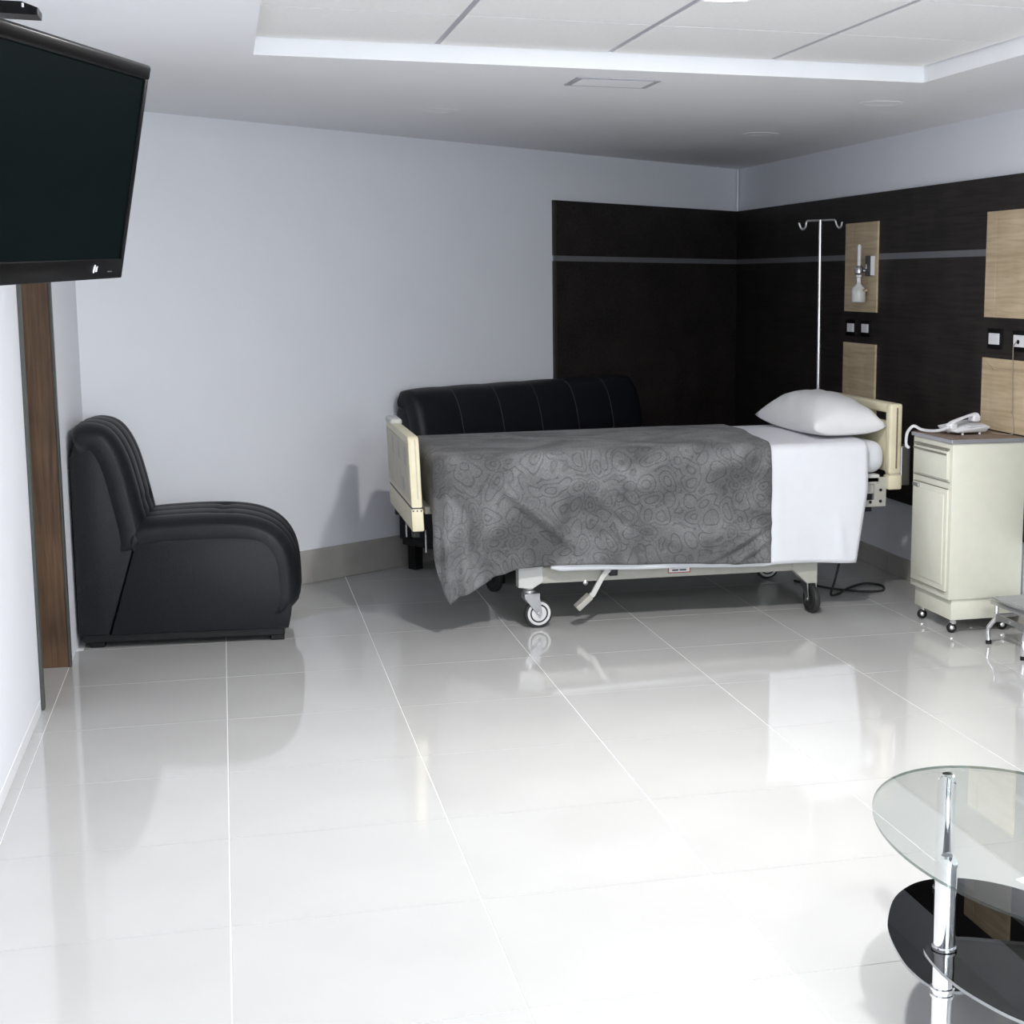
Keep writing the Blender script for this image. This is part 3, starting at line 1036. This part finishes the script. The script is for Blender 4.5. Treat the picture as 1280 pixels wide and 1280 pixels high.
# pillow
def pillow_mesh():
    m = MB()
    n = 44
    W, Lh, Tt, Tb = .196, .430, .195, .045
    cx, cy = 2.992, 7.470
    top, bot = [], []
    for i in range(n + 1):
        u = -1 + 2 * i / n
        r1, r2_ = [], []
        for j in range(n + 1):
            v = -1 + 2 * j / n
            pin = 1 - .07 * (1 - u * u) * abs(v) ** 3
            pin2 = 1 - .10 * (1 - v * v) * abs(u) ** 3
            x = u * W * pin2
            y = v * Lh * pin
            e = max(0, (1 - abs(u) ** 2.4)) ** .50 * max(0, (1 - abs(v) ** 2.8)) ** .40
            wr = .003 * math.sin(9 * u + 6 * v) * (1 - e) + .0022 * math.sin(15 * v - 7 * u) + .0025 * math.sin(13 * u * v + 4 * u)
            edge = max(abs(u), abs(v))
            base = ztop(cx + x) + .026 + .012 * (1 - e)
            lift = .030 * (abs(u) ** 4) * (abs(v) ** 2)
            zt = base + lift + Tt * e + wr * e ** .3 * (1 if edge < 1 else 0)
            zb = base + lift - .014 * e
            a = .012
            X = cx + x * math.cos(a) - y * math.sin(a)
            Y = cy + x * math.sin(a) + y * math.cos(a)
            r1.append(Vector((X, Y, zt)))
            r2_.append(Vector((X, Y, zb)))
        top.append(r1)
        bot.append(r2_)
    m.grid(top)
    m.grid(bot)
    return m
tag(pillow_mesh().build('pillow', M_PILLOW, None, smooth=180, weld=1e-5), 'plump white pillow at the head of the bed', 'pillow')

# ------------------------------------------------------------------ channel-tufted seats
def sofa(name, F, width, nch, z0, label, cat, hs=1.0, ds=1.0, amp=.014, rnd=.055, group=None):
    """F maps (depth from the back, across, height) to the room"""
    at = F @ Vector((.48 * ds, width / 2, 0))
    t = thing(name, at, label, cat, group)
    def P(a, z):
        return (a * ds, z0 + (z - .06) * hs)
    back_poly = [P(*p) for p in ((.005, .06), (.14, .06), (.265, .46), (.235, .63), (.19, .83), (.14, .925), (.09, .955), (.03, .93), (.005, .86))]
    seat_poly = [P(*p) for p in ((.145, .06), (.945, .06), (.957, .12), (.960, .25), (.942, .40), (.90, .468), (.80, .485), (.60, .492), (.40, .488), (.27, .470))]
    e = .018
    MB(F).prism([(a, z) for a, z in back_poly], 1, e, width - e, bev=.012, seg=2).build('back_frame', M_LEATHER, t, smooth=40)
    MB(F).prism([(a, z) for a, z in seat_poly], 1, e * .6, width - e * .6, bev=.012, seg=2).build('seat_frame', M_LEATHER, t, smooth=40)
    def wrap(path, nm, tuft):
        pth = smoothpts([Vector((p[0] * ds, 0, z0 + (p[1] - .06) * hs)) for p in path], 7)
        n = len(pth)
        nrm = []
        for i in range(n):
            d = (pth[min(i + 1, n - 1)] - pth[max(i - 1, 0)]).normalized()
            nrm.append(Vector((-d.z, 0, d.x)))
        lens = [0]
        for i in range(1, n):
            lens.append(lens[-1] + (pth[i] - pth[i - 1]).length)
        rows = []
        m_ = nch * 10
        for j in range(m_ + 1):
            y = width * j / m_
            y = .002 if j == 0 else (width - .002 if j == m_ else y)
            c = (j % 10) / 10
            ch = math.sin(math.pi * c) ** .6 if 0 < c < 1 else 0
            edge = min(j, m_ - j) / 10
            rd = 0 if edge >= 1.0 else (1 - math.sqrt(max(0, 1 - (1 - edge) ** 2.2))) * rnd
            if j in (0, m_):
                rd = .040
            row = []
            for i in range(n):
                sfrac = lens[i] / lens[-1]
                tf = 0
                for tp in tuft:
                    tf += 0 if edge < .8 else math.exp(-((sfrac - tp) / .03) ** 2) * (1 - ch) * .022 + math.exp(-((sfrac - tp) / .02) ** 2) * .005
                endr = min(1, min(sfrac, 1 - sfrac) / .06)
                off = .050 * math.sqrt(endr) + amp * ch * endr - rd - tf
                row.append(pth[i] + nrm[i] * off + Vector((0, y, 0)))
            # close the ends down into the frame
            row = [pth[0] - nrm[0] * .03 + Vector((0, min(max(y, .02), width - .02), 0))] + row + [pth[-1] - nrm[-1] * .03 + Vector((0, min(max(y, .02), width - .02), 0))]
            rows.append(row)
        w_ = MB(F)
        for jj, yy in ((0, .018), (-1, width - .018)):
            sd = []
            for i, q in enumerate(rows[jj]):
                k = min(max(i - 1, 0), n - 1)
                p = pth[k] - nrm[k] * .055
                sd.append(Vector((p.x, yy, p.z)))
            if jj == 0:
                rows = [sd] + rows
            else:
                rows = rows + [sd]
        w_.grid(rows)
        rows = rows[1:-1]
        o = w_.build(nm, M_LEATHER, t, smooth=70, weld=1e-5)
        # stitched seams in the valleys
        for k in range(0, nch + 1):
            j = min(max(k * 10, 0), m_)
            if k in (0, nch):
                continue
            row = rows[j][3:-3]
            MB(F).tube([q + nrm[min(max(i + 2, 0), n - 1)] * .0005 for i, q in enumerate(row)], .0022, n=5).build('seam', M_SEAM, o)
        return o
    wrap([(.022, .925), (.05, .947), (.095, .955), (.145, .930), (.195, .83), (.240, .64), (.265, .50), (.262, .44)], 'back_cushion', (.70,))
    wrap([(.235, .47), (.29, .515), (.45, .530), (.62, .532), (.76, .520), (.86, .480), (.918, .40), (.936, .28), (.934, .13)], 'seat_cushion', (.42,))
    MB(F).box((.02 * ds, .03, z0 - .035), (.925 * ds, width - .03, z0 + .004), bev=.006).build('plinth', M_BLACK, t)
    lh = z0 - .035
    for a in (.05 * ds, .86 * ds):
        for y in (.05, width - .11):
            MB(F).box((a, y, 0.0005), (a + .06, y + .06, lh + .001), bev=.003).build('foot', M_BLACK, t)
    return t

# depth axis along +x
F1 = Matrix(((.9976, .070, 0, -0.678), (-.070, .9976, 0, 7.135), (0, 0, 1, 0), (0, 0, 0, 1)))
sofa('lounge_chair', F1, .575, 4, .062, 'black padded armless lounge chair against the white wall by the door', 'chair', hs=1.0, ds=.975)
sb = Vector((0.885, yb(0.885), 0)) + NW * .055
F2 = Matrix(((NW.x, EW.x, 0, sb.x), (NW.y, EW.y, 0, sb.y), (0, 0, 1, 0), (0, 0, 0, 1)))
sofa('sofa', F2, 1.95, 6, .178, 'long black padded sofa behind the bed along the back wall', 'sofa', hs=.905, ds=.83, amp=.005, rnd=.016)

# ------------------------------------------------------------------ bedside cabinet
CX0, CX1, CY0, CY1 = 3.228, 3.608, 6.385, 6.805
cab = thing('bedside_cabinet', (3.41, 6.6, 0), 'cream metal bedside cabinet on casters with brown top', 'cabinet')
MB().box((CX0, CY0, .168), (CX1, CY1, .907), bev=.006).build('body', M_CAB, cab, smooth=40)
MB().box((CX0 + .022, CY0 + .012, .068), (CX1 - .01, CY1 - .012, .168), bev=.004).build('skirt', M_CAB, cab, smooth=40)
tp = MB().box((CX0 - .012, CY0 - .012, .908), (CX1, CY1 + .004, .926), bev=.003).build('top', M_ALU, cab)
MB().box((CX0 - .006, CY0 - .006, .9255), (CX1 - .004, CY1 - .002, .9285)).build('laminate', M_LAM, tp)
dr = MB().box((CX0 - .014, CY0 + .030, .735), (CX0 + .002, CY1 - .030, .868), bev=.004).build('drawer_front', M_CAB, cab, smooth=40)
MB().box((CX0 - .020, CY0 + .034, .850), (CX0 - .010, CY1 - .034, .858), bev=.002).build('pull_lip', M_CABDK, dr)
MB().box((CX0 - .0155, CY0 + .030, .876), (CX0 + .001, CY1 - .030, .881)).build('shadow_gap', M_CABDK, dr)
dd = MB().box((CX0 - .010, CY0 + .026, .205), (CX0 + .002, CY1 - .026, .690), bev=.003).build('door', M_CAB, cab, smooth=40)
MB().box((CX0 - .015, CY0 + .055, .235), (CX0 - .008, CY1 - .055, .665), bev=.003).build('raised_panel', M_CAB, dd, smooth=40)
MB().box((CX0 - .020, CY1 - .100, .668), (CX0 - .009, CY1 - .040, .684), bev=.002).build('catch', M_STEEL, dd)
MB().box((CX0 - .011, CY0 + .028, .203), (CX0 - .001, CY1 - .028, .2055)).build('shadow_gap', M_CABDK, dd)
MB().box((CX0 - .0105, CY0 + .028, .6895), (CX0 - .001, CY1 - .028, .692)).build('shadow_gap', M_CABDK, dd)
MB().box((CX0 - .004, CY0 + .02, .7215), (CX0 + .002, CY1 - .02, .7235)).build('shadow_gap', M_CABDK, cab)
for x, y in ((CX0 + .055, CY0 + .05), (CX0 + .055, CY1 - .05), (CX1 - .06, CY0 + .05), (CX1 - .06, CY1 - .05)):
    o = MB().lathe([(.010, .040), (.016, .048), (.016, .069)], (x, y, 0), n=16).build('caster', M_CHROME, cab, smooth=40)
    MB().lathe([(.004, -.012), (.018, -.011), (.024, -.005), (.024, .005), (.018, .011), (.004, .012)], (x - .008, y, .024), axis=(.25, .97, 0), n=20).build('wheel', M_BLACK, o, smooth=50)
    MB().lathe([(.004, -.015), (.009, -.0145), (.011, -.0125), (.010, -.012)], (x - .008, y, .026), axis=(.25, .97, 0), n=20).build('hood', M_CHROME, o, smooth=50)

# telephone
ph = thing('telephone', (3.45, 6.60, .9285), 'white corded desk telephone on the bedside cabinet', 'telephone')
PM = Matrix.Translation((3.402, 6.620, .9285)) @ Matrix.Rotation(math.radians(12), 4, 'Z') @ Matrix.Scale(.86, 4)
# local x to the right (long), y away
b = MB(PM)
bv = [(-.105, -.075, .012), (.095, -.075, .012), (.105, .075, .012), (-.105, .075, .012), (-.125, -.082, .022), (.118, -.088, .042), (.125, .088, .075), (-.125, .085, .045)]
bmx = bmesh.new()
V = [bmx.verts.new(v) for v in bv]
for f in ((3, 2, 1, 0), (4, 5, 6, 7), (0, 1, 5, 4), (1, 2, 6, 5), (2, 3, 7, 6), (3, 0, 4, 7)):
    bmx.faces.new([V[i] for i in f])
bmesh.ops.bevel(bmx, geom=bmx.edges[:], offset=.006, segments=2, affect='EDGES', profile=.5)
b.bm_add(bmx)
pb = b.build('base', M_PHONE, ph, smooth=40)
for x, y in ((-.06, -.062), (.06, -.062), (-.06, .062), (.06, .062)):
    MB(PM).lathe([(.007, 0), (.007, .016)], (x, y, 0), n=10).build('rubber_foot', M_WHITE, ph)
hs_ = MB(PM)
hp = smoothpts([(-.118, -.02, .052), (-.085, -.018, .070), (0, -.01, .094), (.06, -.004, .102), (.085, 0, .098)], 6)
pts = []
for i, p in enumerate(hp):
    q = i / (len(hp) - 1)
    wd = .021 + .006 * math.cos(2 * math.pi * q)
    h = .012 + .004 * math.cos(2 * math.pi * q)
    pts.append([p + Vector((0, wd * math.cos(a), h * math.sin(a))) for a in [k * 2 * math.pi / 14 for k in range(15)]])
hs_.grid(pts)
hs_.add([pts[0][k] for k in range(14)], [list(range(14))])
hs_.add([pts[-1][k] for k in range(14)], [list(range(14))])
ho = hs_.build('handset', M_PHONE, ph, smooth=50, weld=1e-5)
MB(PM).box((.045, -.028, .066), (.095, .026, .100), bev=.009, seg=3).build('earpiece', M_PHONE, ho, smooth=50)
MB(PM).box((-.128, -.045, .030), (-.080, .008, .062), bev=.009, seg=3).build('mouthpiece', M_PHONE, ho, smooth=50)
MB(PM).box((-.02, -.070, .038), (.09, -.034, .052), bev=.002).build('keypad', mat('phone_key', (.60, .60, .64), .4), pb)
# coiled cord running off the cabinet edge
cp = smoothpts([PM @ Vector((-.126, -.02, .042)), (3.285, 6.640, .945), (3.260, 6.690, .938), (3.232, 6.735, .942), (3.212, 6.775, .955), (3.196, 6.800, .930), (3.192, 6.812, .900), (3.196, 6.820, .860), (3.210, 6.822, .845)], 14)
coil = []
acc = 0
for i in range(len(cp) * 3 - 2):
    k, f = divmod(i, 3)
    p = cp[k] if f == 0 or k + 1 >= len(cp) else cp[k].lerp(cp[k + 1], f / 3)
    d = (cp[min(k + 1, len(cp) - 1)] - cp[max(k - 1, 0)]).normalized()
    u = d.cross(Vector((0, 0, 1)))
    u = u.normalized() if u.length > 1e-3 else Vector((0, 1, 0))
    w2 = d.cross(u)
    an = i * 1.15
    coil.append(p + (u * math.cos(an) + w2 * math.sin(an)) * .0055)
MB().tube(coil, .0030, n=5).build('coiled_cord', M_PHONE, ph, smooth=60)
# wall cord from the socket down to the cabinet top
wc = smoothpts([(PS - .016, 6.491, 1.370), (PS - .022, 6.505, 1.352), (PS - .018, 6.517, 1.335), (PS - .017, 6.516, 1.25), (PS - .017, 6.508, 1.13), (PS - .018, 6.504, 1.045), (PS - .021, 6.515, 1.040), (PS - .017, 6.500, 1.02), (PS - .018, 6.485, .96), (PS - .026, 6.484, .934), (3.545, 6.53, .932), (3.52, 6.57, .934)], 6)
MB().tube(wc, .0022, n=6).build('line_cord', mat('cord_grey', (.30, .25, .2), .5), ph, smooth=60)

# power cord of the bed on the floor
pc = smoothpts([(3.02, 7.10, .500), (3.03, 7.16, .36), (3.02, 7.26, .12), (3.03, 7.34, .02), (3.10, 7.40, .007), (3.20, 7.52, .007), (3.34, 7.62, .007), (3.41, 7.55, .007), (3.36, 7.42, .007), (3.25, 7.42, .007), (3.13, 7.52, .007), (3.05, 7.66, .007), (3.0, 7.8, .007)], 8)
tag(MB().tube(pc, .0065, n=8).build('power_cord', M_RUBBER, None, smooth=60), 'black power cord looped on the floor under the bed head', 'cord')

# ------------------------------------------------------------------ step stool
SX0, SX1, SY0, SY1, SZ = 3.338, 3.598, 5.865, 6.185, .222
stl = thing('step_stool', (3.47, 6.02, 0), 'small steel step stool with ribbed top in front of the cabinet', 'step stool')
ap = MB().box((SX0, SY0, SZ - .034), (SX1, SY1, SZ - .004), bev=.005).build('apron', M_STEEL, stl, smooth=40)
tpl = MB().box((SX0 + .004, SY0 + .004, SZ - .006), (SX1 - .004, SY1 - .004, SZ), bev=.002).build('tread', M_STEEL, stl)
for k in range(14):
    y = SY0 + .022 + k * (SY1 - SY0 - .044) / 13
    MB().box((SX0 + .016, y - .006, SZ - .001), (SX1 - .016, y + .006, SZ + .003), bev=.0015, seg=1).build('rib', mat('rubber_rib', (.34, .34, .34), .6), tpl)
for sx, sy, xx, yy in ((1, 1, SX0, SY0), (1, -1, SX0, SY1), (-1, 1, SX1, SY0), (-1, -1, SX1, SY1)):
    lg = smoothpts([(xx + sx * .022, yy + sy * .022, SZ - .030), (xx + sx * .022, yy + sy * .022, SZ - .085), (xx + sx * .018, yy + sy * .018, SZ - .105), (xx + sx * .002, yy + sy * .004, SZ - .135), (xx - (sx * .004 if sx > 0 else 0), yy - sy * .002, SZ - .155), (xx + (0 if sx > 0 else -.012), yy, .004)], 5)
    lo = MB().tube(lg, .0105, n=12).build('leg', M_CHROME, stl, smooth=60)
    MB().lathe([(.014, 0), (.014, .016), (.011, .018)], (lg[-1].x, lg[-1].y, 0.0004), n=14).build('rubber_tip', M_BLACK, lo, smooth=40)
for yy in (SY0 + .022, SY1 - .022):
    MB().tube([(SX0 + .02, yy, SZ - .085), (SX1 - .02, yy, SZ - .085)], .008, n=10).build('brace', M_STEEL, stl, smooth=50)
for xx in (SX0 + .018, SX1 - .018):
    o = MB().prism([(SY0 + .02, SZ - .075), (SY1 - .02, SZ - .075), (SY1 - .02, SZ - .115), (SY1 - .10, SZ - .100), (SY0 + .10, SZ - .100), (SY0 + .02, SZ - .115)], 0, xx - .003, xx + .003).build('side_brace', M_STEEL, stl)
    MB().lathe([(.007, 0), (.006, .004)], (xx - .003, (SY0 + SY1) / 2, SZ - .088), axis=(-1, 0, 0), n=12).build('screw', M_CHROME, o, smooth=40)

# ------------------------------------------------------------------ glass coffee table
TCX, TCY = 1.616, 2.725
tb = thing('coffee_table', (TCX, TCY, 0), 'oval glass coffee table with chrome legs and smoked glass shelves', 'coffee table')
def slab(outline, z0, z1, name, m_face, m_edge):
    n = len(outline)
    m = MB()
    A = [Vector((p[0], p[1], z0)) for p in outline]
    Bv = [Vector((p[0], p[1], z1)) for p in outline]
    m.add(Bv, [list(range(n))], 0)
    m.add(A, [list(range(n))[::-1]], 0)
    m.add(A + Bv, [[i, (i + 1) % n, n + (i + 1) % n, n + i] for i in range(n)], 1)
    return m.build(name, [m_face, m_edge], tb, weld=1e-6)
slab([(TCX + .318 * math.cos(a), TCY + .515 * math.sin(a)) for a in [k * 2 * math.pi / 96 for k in range(96)]], .480, .4865, 'glass_top', M_CLEAR, M_EDGEGL)
ca = 1.640
lp = [(1.640, 3.268), (1.57, 3.251), (1.493, 3.185), (1.424, 3.07), (1.393, 2.988), (1.371, 2.887), (1.365, 2.816), (1.375, 2.739), (1.421, 2.700), (1.52, 2.715)]
outl = smoothpts([(p[0], p[1], 0) for p in lp + [(1.640, 2.735)] + [(2 * ca - p[0], p[1]) for p in lp[:0:-1]]], 6, True)
slab([(p.x, p.y) for p in outl], .181, .188, 'rear_shelf', M_BLKGLASS, M_DGE2)
lb = [(1.616, 2.700), (1.566, 2.705), (1.509, 2.735), (1.449, 2.764), (1.395, 2.766), (1.353, 2.738), (1.338, 2.66), (1.340, 2.563), (1.362, 2.465), (1.390, 2.394), (1.45, 2.29), (1.53, 2.215), (1.616, 2.190)]
outl = smoothpts([(p[0], p[1], 0) for p in lb + [(2 * TCX - p[0], p[1]) for p in lb[-2:0:-1]]], 6, True)
slab([(p.x, p.y) for p in outl], .270, .277, 'front_shelf', M_SMOKE, M_DGE2)
def pole(x, y, rings, ang=.5):
    R = .0225
    m = MB()
    n = 28
    zs = [0.0, .006, .30, .44, .455]
    rows = []
    for z in zs:
        rows.append([Vector((x + R * math.cos(k * 2 * math.pi / n), y + R * math.sin(k * 2 * math.pi / n), z)) for k in range(n + 1)])
    # saddle-cut top under the glass
    rows.append([Vector((x + R * math.cos(k * 2 * math.pi / n), y + R * math.sin(k * 2 * math.pi / n), .468 + .011 * math.cos(2 * (k * 2 * math.pi / n - ang)))) for k in range(n + 1)])
    rows.append([Vector((x + R * .55 * math.cos(k * 2 * math.pi / n), y + R * .55 * math.sin(k * 2 * math.pi / n), .458 + .014 * math.cos(2 * (k * 2 * math.pi / n - ang)))) for k in range(n + 1)])
    rows.append([Vector((x, y, .458))] * (n + 1))
    m.grid(rows)
    m.add(rows[0][:n], [list(range(n))[::-1]])
    o = m.build('leg', M_CHROME, tb, smooth=35, weld=1e-6)
    for z in rings:
        MB().lathe([(R, z - .003), (R + .004, z - .002), (R + .004, z + .003), (R, z + .004)], (x, y, 0), n=28).build('clamp_ring', M_CHROME, o, smooth=50)
    MB().lathe([(R, .0), (R + .006, .001), (R + .006, .010), (R, .014)], (x, y, 0.0003), n=28).build('foot_cap', M_BLACK, o, smooth=50)
    MB().lathe([(.010, .4685), (.012, .474), (.012, .480)], (x, y, 0), n=16).build('glass_pad', M_CHROME, o, smooth=50)
pole(1.390, 2.719, (.281, .192, .177), ang=.9)
pole(1.629, 3.200, (.192, .177), ang=.9)
pole(1.842, 2.719, (.281, .192, .177), ang=.9)
pole(1.616, 2.262, (.281, .266), ang=.9)
# sheet of paper on the glass
PMx = Matrix.Translation((1.569, 2.510, .4868)) @ Matrix.Rotation(.3, 4, 'Z')
tag(MB(PMx).box((-.10, -.07, 0), (.10, .07, .0016)).build('paper_sheet', M_PAPER), 'white sheet of paper on the glass coffee table', 'paper')

# ------------------------------------------------------------------ television on its wall mount
br = Vector((-0.2, 3.4, 1.649))
U = Vector((0.291, 0.956, 0.027)).normalized()
Vv = Vector((0.179, -0.082, 0.98))
Vv = (Vv - U * Vv.dot(U)).normalized()
Nn = Vv.cross(U) * -1
if Nn.x < 0:
    Nn = -Nn
TVM = Matrix.Identity(4)
# local: x along U (0 at the right edge, negative to the left), y out of the screen, z up
for k in range(3):
    TVM[k][0], TVM[k][1], TVM[k][2], TVM[k][3] = U[k], Nn[k], Vv[k], br[k]
TW, TH = .735, .434
tv = thing('television', br, 'black flat television tilted down from the left wall', 'television')
MB(TVM).box((-TW, -.045, 0), (0, -.004, TH), bev=.008).build('housing', M_BLACK, tv, smooth=40)
fm = MB(TVM)
fm.box((-TW, -.006, 0), (0, .003, .040), bev=.002)
fm.box((-TW, -.006, TH - .030), (0, .006, TH), bev=.006, seg=3)
fm.box((-.016, -.006, .038), (0, .003, TH - .028), bev=.002)
fm.box((-TW, -.006, .038), (-TW + .016, .003, TH - .028), bev=.002)
fm.build('bezel', M_GLOSSBLK, tv, smooth=40)
MB(TVM).box((-TW + .015, -.005, .039), (-.015, -.001, TH - .029)).build('screen', M_SCREEN, tv)
MB(TVM).box((-TW * .75, -.075, .08), (-TW * .25, -.044, .33), bev=.012).build('rear_bulge', M_BLACK, tv, smooth=40)
# maker's mark: a slanted oval and a small u shape
lg = MB(TVM)
lg.M = TVM @ Matrix.Translation((-.151, .0033, .0215))
ov = [(-.006 + .0042 * math.cos(a) + .0022 * math.sin(a), .0085 * math.sin(a)) for a in [k * 2 * math.pi / 16 for k in range(16)]]
lg.prism(ov, 1, -.0008, .0006)
lg.prism([(.0015, -.006), (.0085, -.006), (.0105, .0055), (.0085, .0055), (.0072, -.003), (.0048, -.003), (.0052, .004), (.0030, .004)], 1, -.0008, .0006)
lg.build('maker_mark', M_WHITE, tv)
lt = MB(TVM)
for k in range(6):
    lt.box((-.083 + k * .0042, .0025, .014), (-.0815 + k * .0042, .0034, .0155))
lt.build('button_marks', M_ALU, tv)

mc = TVM @ Vector((-TW / 2, -.075, .24))
mnt = thing('television_mount', (XL, mc.y, 1.9), 'black swivel wall mount with a shelf behind the television', 'wall mount')
MB().box((XL, mc.y - .08, 1.78), (XL + .022, mc.y + .08, 2.17), bev=.003).build('wall_plate', M_BLACK, mnt)
MB().tube([(XL + .02, mc.y, 1.88), (mc.x - .06, mc.y - .02, 1.88), (mc.x + .006, mc.y, mc.z)], .020, n=12).build('arm', M_BLACK, mnt, smooth=40)
MB().box((XL + .02, 3.315, 2.137), (-.392, 3.375, 2.143), bev=.001).build('shelf', M_ALU, mnt)
MB().box((XL + .02, mc.y - .015, 2.115), (-.42, 3.37, 2.137), bev=.002).build('shelf_arm', M_BLACK, mnt)
bx = thing('media_box', (-.48, 3.34, 2.143), 'small black media box with a tiny light on a shelf above the television', 'media box')
MB().prism([(-.665, 2.158), (-.322, 2.154), (-.321, 2.168), (-.350, 2.1785), (-.665, 2.180)], 1, 3.30, 3.375, bev=.002).build('case', M_GLOSSBLK, bx)
MB().box((-.64, 3.325, 2.143), (-.42, 3.37, 2.1585)).build('foot_pad', M_BLACK, bx)
MB().box((-.350, 3.2985, 2.167), (-.346, 3.3005, 2.175)).build('indicator', M_WHITE, bx)

# bookkeeping properties are not part of the scene
for o in bpy.data.objects:
    if '_at' in o:
        del o['_at']
